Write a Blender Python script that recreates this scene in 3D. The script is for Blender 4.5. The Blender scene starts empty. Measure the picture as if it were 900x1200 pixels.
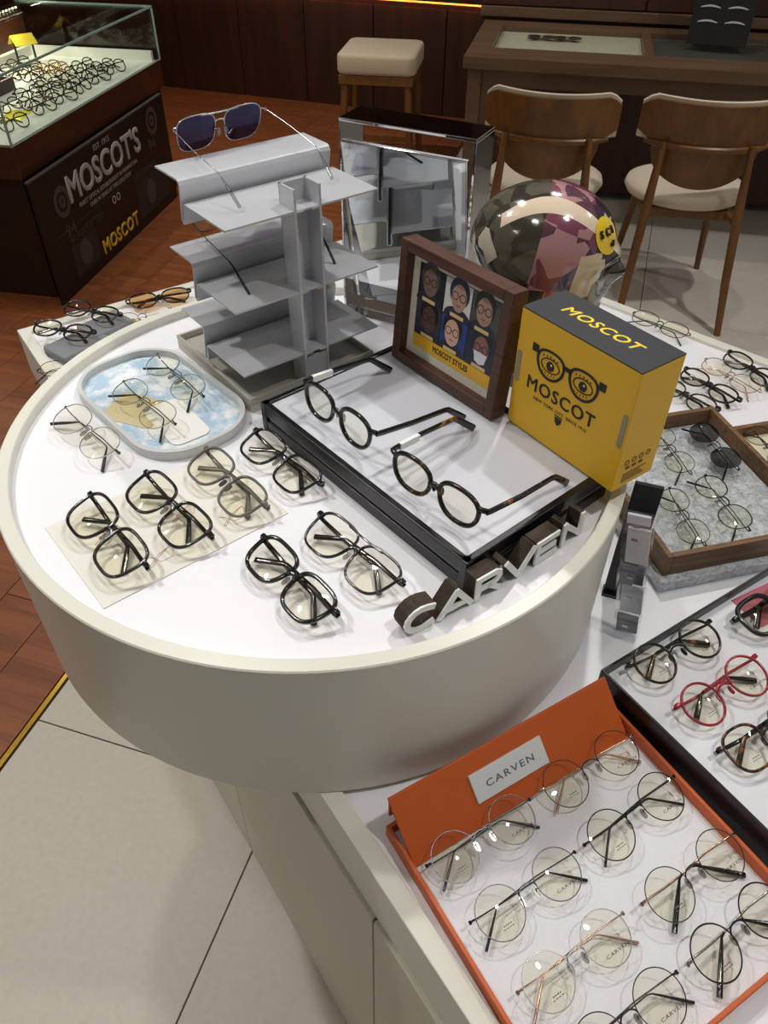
import bpy, bmesh, math, random
from mathutils import Vector, Matrix
random.seed(7)
sc = bpy.context.scene
COL = sc.collection
R = math.radians
PI = math.pi

# ---------------------------------------------------------------- camera, world, lights, exposure
F_PX, PITCH, ROLL = 900.0, R(42.5), R(0.4)
cam_d = bpy.data.cameras.new('camera')
cam_d.sensor_fit = 'VERTICAL'
cam_d.sensor_height = 24.0
cam_d.lens = F_PX / 1200.0 * 24.0
cam_d.clip_start = 0.02
cam = bpy.data.objects.new('camera', cam_d)
COL.objects.link(cam)
_up = Vector((0, math.sin(PITCH), math.cos(PITCH)))
_fw = Vector((0, math.cos(PITCH), -math.sin(PITCH)))
_rt = Vector((1, 0, 0))
_r = _rt * math.cos(ROLL) + _up * math.sin(ROLL)
_u = _up * math.cos(ROLL) - _rt * math.sin(ROLL)
cam.matrix_world = Matrix(((_r.x, _u.x, -_fw.x, 0), (_r.y, _u.y, -_fw.y, 0), (_r.z, _u.z, -_fw.z, 1.56), (0, 0, 0, 1)))
sc.camera = cam

world = bpy.data.worlds.new('world')
sc.world = world
world.use_nodes = True
world.node_tree.nodes['Background'].inputs[0].default_value = (1.0, 0.97, 0.92, 1)
world.node_tree.nodes['Background'].inputs[1].default_value = 0.30
sc.view_settings.view_transform = 'Standard'
sc.view_settings.look = 'None'
sc.view_settings.gamma = 1.0
sc.view_settings.use_curve_mapping = False
sc.view_settings.exposure = -0.38

CEIL_Z = 2.75
DOWNLIGHTS = [  # x, y, power, aim x, aim y
    (0.55, 1.75, 9.0, 0.0, 0.8), (-0.55, 1.45, 4.5, -0.1, 0.7), (0.75, 0.35, 5.2, 0.3, 0.5), (-0.35, 0.10, 1.4, -0.2, 0.6),
    (-1.2, 1.1, 12, -1.1, 0.8), (-1.9, -0.5, 4, -1.7, -0.2), (-1.9, 1.6, 5, -1.7, 1.8), (2.0, 1.2, 6, 1.8, 1.3),
    (1.7, 2.5, 10, 1.3, 2.9), (-2.0, 3.4, 11, -1.3, 3.6), (-0.7, 4.2, 12, -0.6, 4.6), (0.9, 3.6, 5, 0.9, 3.9)]
sc.cycles.transparent_max_bounces = 32

# ---------------------------------------------------------------- material helpers
MATS = {}
def new_mat(name):
    m = bpy.data.materials.new(name); m.use_nodes = True
    nt = m.node_tree
    return m, nt, nt.nodes['Principled BSDF']
def lin(c):
    return tuple(((v / 255.0) / 12.92 if v / 255.0 <= .04045 else ((v / 255.0 + .055) / 1.055) ** 2.4) for v in c) + (1,)
def plain(name, rgb, rough=.5, metal=0.0, coat=0.0, var=0.0, vscale=40, bump=0.0, bscale=200, emit=None, estr=0, spec=.5):
    if name in MATS: return MATS[name]
    m, nt, b = new_mat(name)
    b.inputs['Base Color'].default_value = lin(rgb)
    b.inputs['Roughness'].default_value = rough
    b.inputs['Metallic'].default_value = metal
    b.inputs['Coat Weight'].default_value = coat
    b.inputs['Specular IOR Level'].default_value = spec
    L = nt.links
    if var or bump:
        tc = nt.nodes.new('ShaderNodeTexCoord')
    if var:
        n = nt.nodes.new('ShaderNodeTexNoise'); n.inputs['Scale'].default_value = vscale; n.inputs['Detail'].default_value = 4
        L.new(tc.outputs['Object'], n.inputs['Vector'])
        mx = nt.nodes.new('ShaderNodeMix'); mx.data_type = 'RGBA'
        c = lin(rgb)
        mx.inputs[6].default_value = tuple(v * (1 - var) for v in c[:3]) + (1,)
        mx.inputs[7].default_value = tuple(min(1, v * (1 + var)) for v in c[:3]) + (1,)
        L.new(n.outputs['Fac'], mx.inputs[0]); L.new(mx.outputs[2], b.inputs['Base Color'])
    if bump:
        n2 = nt.nodes.new('ShaderNodeTexNoise'); n2.inputs['Scale'].default_value = bscale
        L.new(tc.outputs['Object'], n2.inputs['Vector'])
        bp = nt.nodes.new('ShaderNodeBump'); bp.inputs['Strength'].default_value = bump; bp.inputs['Distance'].default_value = .002
        L.new(n2.outputs['Fac'], bp.inputs['Height']); L.new(bp.outputs['Normal'], b.inputs['Normal'])
    if emit:
        b.inputs['Emission Color'].default_value = lin(emit); b.inputs['Emission Strength'].default_value = estr
    MATS[name] = m
    return m
def wood(name, c1, c2, rough=.45, scale=(3, 40, 40), coat=0.0, coord='Object'):
    if name in MATS: return MATS[name]
    m, nt, b = new_mat(name); L = nt.links
    tc = nt.nodes.new('ShaderNodeTexCoord'); mp = nt.nodes.new('ShaderNodeMapping')
    mp.inputs['Scale'].default_value = scale
    oi = nt.nodes.new('ShaderNodeObjectInfo')
    ad = nt.nodes.new('ShaderNodeVectorMath'); ad.operation = 'ADD'
    mu = nt.nodes.new('ShaderNodeMath'); mu.operation = 'MULTIPLY'; mu.inputs[1].default_value = 37.0
    L.new(oi.outputs['Random'], mu.inputs[0])
    L.new(tc.outputs[coord], mp.inputs['Vector']); L.new(mp.outputs['Vector'], ad.inputs[0]); L.new(mu.outputs[0], ad.inputs[1])
    n = nt.nodes.new('ShaderNodeTexNoise'); n.inputs['Scale'].default_value = 1.0; n.inputs['Detail'].default_value = 6; n.inputs['Roughness'].default_value = .65
    n.inputs['Distortion'].default_value = .6
    L.new(ad.outputs[0], n.inputs['Vector'])
    rp = nt.nodes.new('ShaderNodeValToRGB')
    rp.color_ramp.elements[0].position = .3; rp.color_ramp.elements[0].color = lin(c1)
    rp.color_ramp.elements[1].position = .72; rp.color_ramp.elements[1].color = lin(c2)
    L.new(n.outputs['Fac'], rp.inputs[0]); L.new(rp.outputs[0], b.inputs['Base Color'])
    bp = nt.nodes.new('ShaderNodeBump'); bp.inputs['Strength'].default_value = .15; bp.inputs['Distance'].default_value = .002
    L.new(n.outputs['Fac'], bp.inputs['Height']); L.new(bp.outputs['Normal'], b.inputs['Normal'])
    b.inputs['Roughness'].default_value = rough; b.inputs['Coat Weight'].default_value = coat
    MATS[name] = m
    return m
def clear(name, tint, refl=.06, rough=.02, gl=(255, 255, 255), fres=.12):
    """thin clear sheet: tinted see-through plus a grazing-angle reflection"""
    if name in MATS: return MATS[name]
    m = bpy.data.materials.new(name); m.use_nodes = True; nt = m.node_tree; nt.nodes.clear(); L = nt.links
    out = nt.nodes.new('ShaderNodeOutputMaterial'); mix = nt.nodes.new('ShaderNodeMixShader')
    tr = nt.nodes.new('ShaderNodeBsdfTransparent'); tr.inputs[0].default_value = lin(tint)
    g = nt.nodes.new('ShaderNodeBsdfGlossy'); g.inputs['Roughness'].default_value = rough; g.inputs['Color'].default_value = lin(gl)
    lw = nt.nodes.new('ShaderNodeLayerWeight'); lw.inputs['Blend'].default_value = .5
    pw = nt.nodes.new('ShaderNodeMath'); pw.operation = 'POWER'; pw.inputs[1].default_value = 5.0; L_ = nt.links; L_.new(lw.outputs['Facing'], pw.inputs[0])
    sc_ = nt.nodes.new('ShaderNodeMath'); sc_.operation = 'MULTIPLY'; sc_.inputs[1].default_value = min(.9, .5 + fres); L_.new(pw.outputs[0], sc_.inputs[0])
    ma = nt.nodes.new('ShaderNodeMath'); ma.operation = 'ADD'; ma.inputs[1].default_value = refl; ma.use_clamp = True
    L.new(sc_.outputs[0], ma.inputs[0]); L.new(ma.outputs[0], mix.inputs[0])
    L.new(tr.outputs[0], mix.inputs[1]); L.new(g.outputs[0], mix.inputs[2]); L.new(mix.outputs[0], out.inputs[0])
    MATS[name] = m
    return m
def spotted(name, c1, c2, c3, scale=120, rough=.2):
    """acetate tortoiseshell: irregular blotches"""
    if name in MATS: return MATS[name]
    m, nt, b = new_mat(name); L = nt.links
    tc = nt.nodes.new('ShaderNodeTexCoord'); n = nt.nodes.new('ShaderNodeTexNoise')
    n.inputs['Scale'].default_value = scale; n.inputs['Detail'].default_value = 2
    rp = nt.nodes.new('ShaderNodeValToRGB'); e = rp.color_ramp.elements
    e[0].position = .50; e[0].color = lin(c1); e[1].position = .74; e[1].color = lin(c3)
    k = e.new(.60); k.color = lin(c2)
    L.new(tc.outputs['Object'], n.inputs['Vector']); L.new(n.outputs['Fac'], rp.inputs[0]); L.new(rp.outputs[0], b.inputs['Base Color'])
    b.inputs['Roughness'].default_value = rough
    MATS[name] = m
    return m

# ---------------------------------------------------------------- mesh helpers
class MB:
    def __init__(s): s.v = []; s.f = []
    def add(s, vs, fs):
        o = len(s.v); s.v += [Vector(p) for p in vs]; s.f += [tuple(i + o for i in f) for f in fs]; return s
    def box(s, x0, x1, y0, y1, z0, z1, M=None):
        vs = [Vector((x, y, z)) for z in (z0, z1) for y in (y0, y1) for x in (x0, x1)]
        if M is not None: vs = [M @ p for p in vs]
        return s.add(vs, [(0, 2, 3, 1), (4, 5, 7, 6), (0, 1, 5, 4), (2, 6, 7, 3), (0, 4, 6, 2), (1, 3, 7, 5)])
    def prism(s, poly, z0, z1, M=None):
        n = len(poly); vs = [Vector((x, y, z0)) for x, y in poly] + [Vector((x, y, z1)) for x, y in poly]
        if M is not None: vs = [M @ p for p in vs]
        fs = [tuple(range(n - 1, -1, -1)), tuple(range(n, 2 * n))] + [(i, (i + 1) % n, n + (i + 1) % n, n + i) for i in range(n)]
        return s.add(vs, fs)
    def ring(s, outer, inner, z0, z1, M=None):
        n = len(outer); vs = [Vector((x, y, z)) for z in (z0, z1) for lp in (outer, inner) for x, y in lp]
        if M is not None: vs = [M @ p for p in vs]
        fs = []
        for i in range(n):
            j = (i + 1) % n
            fs += [(i, j, 2 * n + j, 2 * n + i), (n + j, n + i, 3 * n + i, 3 * n + j), (2 * n + i, 2 * n + j, 3 * n + j, 3 * n + i), (j, i, n + i, n + j)]
        return s.add(vs, fs)
    def lathe(s, prof, seg=64, cx=0, cy=0, closed=False):
        n = len(prof); vs = []
        for k in range(seg):
            a = 2 * PI * k / seg
            vs += [Vector((cx + r * math.cos(a), cy + r * math.sin(a), z)) for r, z in prof]
        fs = []
        for k in range(seg):
            k2 = (k + 1) % seg
            for i in range(n if closed else n - 1):
                j = (i + 1) % n
                fs.append((k * n + i, k2 * n + i, k2 * n + j, k * n + j))
        return s.add(vs, fs)
    def sweep(s, pts, sec, ref=Vector((0, 0, 1)), closed=False, taper=None):
        """carry a closed 2D section (u sideways, v along ref) along a path"""
        pts = [Vector(p) for p in pts]; n = len(pts); m = len(sec); vs = []
        for i, p in enumerate(pts):
            if closed: t = pts[(i + 1) % n] - pts[i - 1]
            else: t = pts[min(i + 1, n - 1)] - pts[max(i - 1, 0)]
            t.normalize()
            sd = t.cross(ref)
            if sd.length < 1e-4: sd = t.cross(Vector((1, .3, 0)))
            sd.normalize(); rr = sd.cross(t)
            k = taper[i] if taper else 1.0
            vs += [p + sd * (u * k) + rr * (v * k) for u, v in sec]
        fs = []
        for i in range(n if closed else n - 1):
            j = (i + 1) % n
            for q in range(m):
                w = (q + 1) % m
                fs.append((i * m + q, i * m + w, j * m + w, j * m + q))
        if not closed: fs += [tuple(range(m - 1, -1, -1)), tuple(range((n - 1) * m, n * m))]
        return s.add(vs, fs)
    def tube(s, pts, r, seg=8, closed=False, ref=Vector((0, 0, 1)), taper=None):
        return s.sweep(pts, [(r * math.cos(2 * PI * k / seg), r * math.sin(2 * PI * k / seg)) for k in range(seg)], ref, closed, taper)
    def xf(s, M): s.v = [M @ p for p in s.v]; return s
    def mesh(s, name, smooth=False, bevel=0, bseg=2, angle=40):
        me = bpy.data.meshes.new(name); me.from_pydata([tuple(p) for p in s.v], [], s.f)
        bm = bmesh.new(); bm.from_mesh(me)
        if bevel:
            ed = [e for e in bm.edges if len(e.link_faces) == 2 and e.calc_face_angle(0) > R(30)]
            bmesh.ops.bevel(bm, geom=ed, offset=bevel, segments=bseg, affect='EDGES', profile=.5, clamp_overlap=True)
        bmesh.ops.recalc_face_normals(bm, faces=bm.faces)
        if smooth:
            for f in bm.faces: f.smooth = True
            for e in bm.edges:
                if len(e.link_faces) == 2 and e.calc_face_angle(0) > R(angle): e.smooth = False
        bm.to_mesh(me); bm.free()
        return me
    def build(s, name, mat, parent=None, smooth=False, bevel=0, bseg=2, loc=None, rz=0, angle=40):
        return link(name, s.mesh(name, smooth, bevel, bseg, angle), mat, parent, loc, rz)
def link(name, me, mat, parent=None, loc=None, rz=0):
    if mat is not None:
        me.materials.clear(); me.materials.append(mat)
    o = bpy.data.objects.new(name, me); COL.objects.link(o)
    if parent is not None: o.parent = parent
    if loc is not None: o.location = loc
    o.rotation_euler = (0, 0, rz)
    return o
def rsec(w, h, r=.3):
    """rounded rectangular section, w sideways by h along ref"""
    a, b = w / 2, h / 2; c = min(a, b) * r * 2 * .5
    return [(a, -b + c), (a, b - c), (a - c, b), (-a + c, b), (-a, b - c), (-a, -b + c), (-a + c, -b), (a - c, -b)]
def tag(o, label, cat, group=None):
    o['label'] = label; o['category'] = cat
    if group: o['group'] = group
    return o
def thing(name, label, cat, loc=(0, 0, 0), rz=0, group=None):
    o = bpy.data.objects.new(name, None); o.empty_display_size = .05; COL.objects.link(o)
    o.location = loc; o.rotation_euler = (0, 0, rz)
    return tag(o, label, cat, group)
def struct(o): o['kind'] = 'structure'; return o
def inset(poly, d):
    n = len(poly); out = []
    for i in range(n):
        p0, p1, p2 = Vector(poly[i - 1]), Vector(poly[i]), Vector(poly[(i + 1) % n])
        a = (p1 - p0).normalized(); b = (p2 - p1).normalized()
        na = Vector((-a.y, a.x)); nb = Vector((-b.y, b.x))
        k = (na + nb); k = k / max(1e-6, (1 + na.dot(nb)))
        out.append(tuple(p1 + k * d))
    return out
def rrect(w, h, r, seg=8, cx=0, cy=0):
    pts = []
    for sx, sy, a0 in ((1, 1, 0), (-1, 1, 90), (-1, -1, 180), (1, -1, 270)):
        for k in range(seg + 1):
            a = R(a0 + 90 * k / seg)
            pts.append((cx + sx * (w / 2 - r) + r * math.cos(a), cy + sy * (h / 2 - r) + r * math.sin(a)))
    return pts
def circle(r, n=24, cx=0, cy=0, ry=None):
    ry = r if ry is None else ry
    return [(cx + r * math.cos(2 * PI * k / n), cy + ry * math.sin(2 * PI * k / n)) for k in range(n)]
def text_mesh(body, size, extrude=.0002, offset=0.0, sx=1.0, align='CENTER', space=1.0, shear=0.0):
    cu = bpy.data.curves.new('lettering', 'FONT'); cu.body = body; cu.size = 1.0; cu.extrude = extrude / size; cu.bevel_depth = max(0.0, offset / size); cu.bevel_resolution = 0
    cu.align_x = align; cu.align_y = 'CENTER'; cu.resolution_u = 3; cu.space_character = space; cu.shear = shear
    o = bpy.data.objects.new('lettering_source', cu); COL.objects.link(o)
    dg = bpy.context.evaluated_depsgraph_get()
    me = bpy.data.meshes.new_from_object(o.evaluated_get(dg))
    bpy.data.objects.remove(o); bpy.data.curves.remove(cu)
    me.transform(Matrix.Diagonal((sx * size, size, size, 1)))
    return me
def text(name, body, size, mat, parent, M, **k):
    me = text_mesh(body, size, **k); me.transform(M)
    return link(name, me, mat, parent)
def plane_matrix(origin, xdir, ydir):
    x = Vector(xdir).normalized(); y = Vector(ydir).normalized(); z = x.cross(y)
    o = Vector(origin)
    return Matrix(((x.x, y.x, z.x, o.x), (x.y, y.y, z.y, o.y), (x.z, y.z, z.z, o.z), (0, 0, 0, 1)))
def mx_on(x, y, rz): return Matrix.Translation((x, y, 0)) @ Matrix.Rotation(rz, 4, 'Z')

# ---------------------------------------------------------------- materials
M_white = plain('white_laminate', (236, 236, 240), .35, var=.01)
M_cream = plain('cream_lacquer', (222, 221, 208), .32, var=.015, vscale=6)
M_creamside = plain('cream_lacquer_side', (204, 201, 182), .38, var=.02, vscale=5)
M_paper = plain('white_paper', (240, 240, 236), .7, var=.02, vscale=15)
M_lining = plain('white_lining', (225, 226, 230), .9, bump=.15, bscale=900, var=.02, vscale=60)
M_black = plain('black_lacquer', (16, 16, 18), .3)
M_acet = plain('black_acetate', (10, 10, 12), .14, coat=.4)
M_acet_brown = spotted('dark_brown_acetate', (22, 17, 12), (38, 28, 18), (58, 42, 24), 90)
M_tort = spotted('tortoiseshell', (14, 11, 9), (40, 24, 12), (176, 116, 44), 75)
M_horn = spotted('amber_tortoise', (36, 18, 8), (90, 50, 18), (150, 90, 40), 100)
M_red = plain('red_acetate', (150, 22, 40), .22, coat=.3)
M_greyacet = plain('smoke_grey_acetate', (98, 96, 92), .2, coat=.3)
M_silver = plain('silver_metal', (190, 190, 192), .22, 1.0)
M_gun = plain('gunmetal', (70, 70, 74), .3, 1.0)
M_bmetal = plain('black_metal', (14, 14, 15), .35, .4)
M_gold = plain('gold_metal', (205, 165, 105), .25, 1.0)
M_rose = plain('rose_gold_metal', (196, 166, 150), .25, 1.0)
M_pad = clear('silicone_pad', (205, 205, 200), .12, .2)
M_cleartip = clear('clear_tip', (225, 225, 222), .14, .1)
M_lens = clear('demo_lens', (251, 249, 238), .035, .02, fres=.06)
M_sunblue = clear('violet_sun_lens', (104, 96, 140), .07, .03, (170, 185, 255), .15)
M_sundark = clear('dark_sun_lens', (40, 40, 44), .05, .03)
M_sungrey = clear('grey_sun_lens', (110, 108, 104), .05, .03)
M_tag = plain('white_tag', (235, 235, 232), .6)
M_ink = plain('black_ink', (20, 20, 20), .6)
M_inkgrey = plain('grey_ink', (105, 105, 100), .6)
M_steel = plain('brushed_steel', (198, 200, 204), .4, .35, bump=.05, bscale=400)
M_steelbase = plain('champagne_metal', (188, 185, 174), .42, .4)
M_chrome = plain('chrome', (225, 225, 228), .04, 1.0)
M_mirror = plain('mirror_glass', (235, 238, 240), .01, 1.0)
M_walnut = wood('walnut', (58, 34, 24), (98, 62, 46), .45, (12, 160, 160))
M_traywood = wood('oiled_tray_wood', (84, 58, 34), (138, 100, 64), .5, (14, 120, 120))
M_panel = wood('dark_wall_wood', (44, 18, 6), (72, 33, 13), .5, (14, 14, 1.2))
M_case = wood('case_wood', (58, 28, 14), (84, 44, 24), .4, (2, 14, 14))
M_casedark = wood('case_dark_wood', (30, 13, 6), (44, 20, 9), .5, (2, 14, 14))
M_floorwood = wood('floor_plank_wood', (108, 56, 28), (156, 90, 48), .42, (2.2, 26, 26))
M_chairwood = wood('chair_wood', (88, 54, 20), (126, 82, 36), .38, (14, 14, 5))
M_tablewood = wood('table_wood', (84, 62, 44), (112, 86, 62), .4, (2, 18, 18))
M_tile = plain('greige_tile', (200, 192, 179), .48, var=.10, vscale=70, bump=.05, bscale=120)
M_grout = plain('dark_grout', (70, 68, 62), .9)
M_brass = plain('brass_trim', (205, 165, 70), .28, 1.0)
M_yellow = plain('yellow_card', (228, 178, 22), .5)
M_yellowside = M_yellow
M_boxblack = plain('charcoal_card', (38, 39, 45), .55)
M_brightyel = plain('bright_yellow_print', (248, 218, 60), .55)
M_orange = plain('orange_leatherette', (200, 92, 34), .48, bump=.25, bscale=500, var=.06, vscale=18)
M_orange_in = plain('orange_edge', (190, 72, 22), .5)
M_glassg = clear('case_glass', (247, 250, 248), .03, .01, fres=.1)
M_glassedge = clear('case_glass_edge', (90, 140, 125), .10, .1)
M_tableglass = clear('table_glass', (247, 248, 245), .04, .02, fres=.04)
M_acrylic = clear('clear_acrylic', (250, 251, 253), .10, .05, fres=.12)
M_acrylicgrey = plain('grey_acrylic_film', (96, 98, 108), .2)
M_ripple = None
def ripple_mat():
    m, nt, b = new_mat('rippled_acrylic'); L = nt.links
    tc = nt.nodes.new('ShaderNodeTexCoord'); n = nt.nodes.new('ShaderNodeTexNoise'); n.inputs['Scale'].default_value = 85; n.inputs['Detail'].default_value = 2
    n.inputs['Distortion'].default_value = 1.2
    bp = nt.nodes.new('ShaderNodeBump'); bp.inputs['Strength'].default_value = .9; bp.inputs['Distance'].default_value = .01
    L.new(tc.outputs['Object'], n.inputs['Vector']); L.new(n.outputs['Fac'], bp.inputs['Height']); L.new(bp.outputs['Normal'], b.inputs['Normal'])
    rp = nt.nodes.new('ShaderNodeValToRGB'); rp.color_ramp.elements[0].color = lin((178, 184, 188)); rp.color_ramp.elements[1].color = lin((214, 219, 222))
    rp.color_ramp.elements[0].position = .35; rp.color_ramp.elements[1].position = .6
    L.new(n.outputs['Fac'], rp.inputs[0]); L.new(rp.outputs[0], b.inputs['Base Color'])
    b.inputs['Roughness'].default_value = .12; b.inputs['Coat Weight'].default_value = .6
    return m
M_ripple = ripple_mat()
M_cushion = plain('cream_upholstery', (205, 190, 168), .85, bump=.1, bscale=600)
M_stoolpad = plain('beige_stool_pad', (190, 172, 146), .85, bump=.1, bscale=600)

# ---------------------------------------------------------------- the room
TA = R(72.8)                                             # direction of the long tile joints and of the brass strip
ta = Vector((math.cos(TA), math.sin(TA))); tb = Vector((ta.y, -ta.x))
G0 = Vector((-0.774, 1.085))                             # a point of the brass strip
fl = MB().box(-6, 6, -3, 9, -.06, -.012).build('floor', M_grout); struct(fl)
def grid_pieces(name, mat, us, vs_fn, wu, wv, gap, zt, n0):
    """pieces laid in the strip frame: u along tb (across), v along ta"""
    me = MB().box(gap / 2, wu - gap / 2, gap / 2, wv - gap / 2, -.012, zt).mesh(name, bevel=.0008, bseg=1)
    for u in us:
        for v in vs_fn(u):
            p = G0 + tb * u + ta * v
            link(name, me, mat, fl, (p.x, p.y, 0), TA - PI / 2)
tu = [.008 + .6 * i for i in range(0, 6)]
grid_pieces('tile', M_tile, tu, lambda u: [-.105 - 1.2 * 2 + 1.2 * k + (.0 if round(u / .6) % 2 == 0 else .6) for k in range(0, 6)], .6, 1.2, .003, 0, 0)
pu = [-.012 - .15 * (i + 1) for i in range(0, 30)]
grid_pieces('plank', M_floorwood, pu, lambda u: [-1.4 + 1.2 * k + (round(u / .15) % 3) * .4 for k in range(0, 8)], .15, 1.2, .0016, 0, 0)
bs = MB().box(-.008, .004, -2.5, 6.0, -.012, .0025).build('trim_1', M_brass, None, bevel=.0008, loc=(G0.x, G0.y, 0), rz=TA - PI / 2); struct(bs)
# back wall: dark panelling, a ledge with a warm light strip under it
WB0 = Vector((-3.4, 7.05)); wd = Vector((1.351, -.469)).normalized()
WLEN = 5.0
wback = MB().box(0, WLEN, .02, .14, 0, CEIL_Z).build('wall_back', M_panel, None, loc=(WB0.x, WB0.y, 0), rz=math.atan2(wd.y, wd.x)); struct(wback)
pm = MB().box(.003, .497, 0, .02, 0, .62).mesh('panel', bevel=.002, bseg=1)
for i in range(10):
    link('panel', pm, M_panel, wback, (i * .5, 0, 0))
lg = MB().box(0, WLEN, -.02, .02, .66, 1.3).build('ledge', M_panel, wback, bevel=.003)
ledm = plain('warm_led', (255, 150, 60), .5, emit=(255, 140, 50), estr=5)
MB().box(.2, WLEN - .1, .003, .011, .648, .656).build('light_strip', ledm, wback)
la = bpy.data.lights.new('wall_strip_light', 'AREA'); la.shape = 'RECTANGLE'; la.size = WLEN - .4; la.size_y = .02; la.energy = 1.2; la.color = (1, .55, .22)
lo = bpy.data.objects.new('wall_strip_light', la); COL.objects.link(lo)
pl = WB0 + wd * (WLEN / 2) - Vector((-wd.y, wd.x)) * .035
lo.location = (pl.x, pl.y, .645); lo.rotation_euler = (0, 0, math.atan2(wd.y, wd.x))
wleft = MB().box(-3.55, -3.4, -3, 7.1, 0, CEIL_Z).build('wall_left', plain('left_wall_paint', (205, 196, 182), .8)); struct(wleft)
# nearer wall behind the consulting table
TRZ = R(-12.0)
wr = thing
wside = MB().box(0, 3.2, 0, .2, 0, CEIL_Z).build('wall_right', M_panel, None, loc=(.475, 4.58, 0), rz=TRZ); struct(wside)
pm2 = MB().box(.003, .797, -.02, 0, .84, 1.5).mesh('panel', bevel=.003, bseg=1)
for i in range(4): link('panel', pm2, M_panel, wside, (i * .8, 0, 0))
MB().box(0, 3.2, -.03, 0, .79, .835).build('dado_rail', M_tablewood, wside, bevel=.003)
ceil = MB().box(-6, 6, -3, 9, CEIL_Z, CEIL_Z + .1).build('ceiling', plain('ceiling_paint', (238, 235, 230), .9)); struct(ceil)
M_dl = plain('downlight_lens', (255, 250, 240), .5, emit=(255, 247, 235), estr=12)
for i, (x, y, p, ax, ay) in enumerate(DOWNLIGHTS):
    t = thing('downlight', 'white round recessed downlight in the ceiling', 'ceiling light', (x, y, CEIL_Z), 0, 'downlights in the ceiling')
    MB().lathe([(.045, 0), (.065, 0), (.065, -.008), (.045, -.008)], 24, closed=True).build('housing', plain('white_housing', (230, 230, 230), .4), t, True)
    MB().prism(circle(.044, 24), -.003, -.001).build('diffuser', M_dl, t)
    l = bpy.data.lights.new('downlight_lamp', 'AREA'); l.shape = 'DISK'; l.size = .09; l.energy = p; l.color = (1, .985, .965); l.spread = R(115)
    o = bpy.data.objects.new('downlight_lamp', l); COL.objects.link(o); o.location = (x, y, CEIL_Z - .012)
    d = Vector((ax - x, ay - y, 1.0 - CEIL_Z)); o.rotation_euler = d.to_track_quat('-Z', 'Y').to_euler()

# ---------------------------------------------------------------- low white display counter
ZC, ZCR = .775, .782                                     # counter surface, counter rim
CP = [(-.742, 1.384), (.35, -.204), (1.25, .81), (.048, 1.944)]     # counter-clockwise
ct = thing('display_counter', 'low cream lacquered display counter with raised rim under the round drum', 'counter', (0, 0, 0))
ci = inset(CP, .022)
MB().ring(CP, ci, .686, ZCR).build('rim', M_cream, ct, bevel=.0015)
MB().prism(inset(CP, .021), .69, ZC).build('countertop', M_white, ct)
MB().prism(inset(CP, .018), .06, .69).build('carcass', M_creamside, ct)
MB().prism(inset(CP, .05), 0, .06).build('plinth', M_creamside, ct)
def side_doors(p, q, first, w):
    p, q = Vector(p), Vector(q); d = (q - p); L = d.length; d.normalize(); nrm = Vector((d.y, -d.x)); a = math.atan2(d.y, d.x); s = first - w
    while s < L:
        s0, s1 = max(s, .004), min(s + w, L - .004)
        if s1 - s0 > .03:
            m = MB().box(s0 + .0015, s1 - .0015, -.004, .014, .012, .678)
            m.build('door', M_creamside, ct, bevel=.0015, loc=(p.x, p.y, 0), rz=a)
        s += w
side_doors(CP[0], CP[1], (Vector((-.25, .685)) - Vector(CP[0])).length, .444)
side_doors(CP[3], CP[0], .48, .48)
side_doors(CP[2], CP[3], .5, .5)
side_doors(CP[1], CP[2], .45, .45)

# ---------------------------------------------------------------- the round drum
DC = (-.0833, .7786); DR = .3766; ZD = .986; ZR = .999; ZB = .7825
dm = thing('round_display_drum', 'large round cream display drum with white recessed top', 'display stand', (DC[0], DC[1], ZB))
MB().lathe([(DR - .016, ZD - .004 - ZB), (DR - .016, ZR - ZB - .001), (DR - .015, ZR - ZB), (DR - .0015, ZR - ZB), (DR, ZR - ZB - .0015), (DR, .002), (DR - .003, 0), (DR - .03, 0), (DR - .03, ZD - .004 - ZB)], 160, closed=True).build('wall', M_cream, dm, True)
MB().prism(circle(DR - .0155, 128), ZD - .02 - ZB, ZD - ZB).build('top_panel', M_white, dm)

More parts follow.
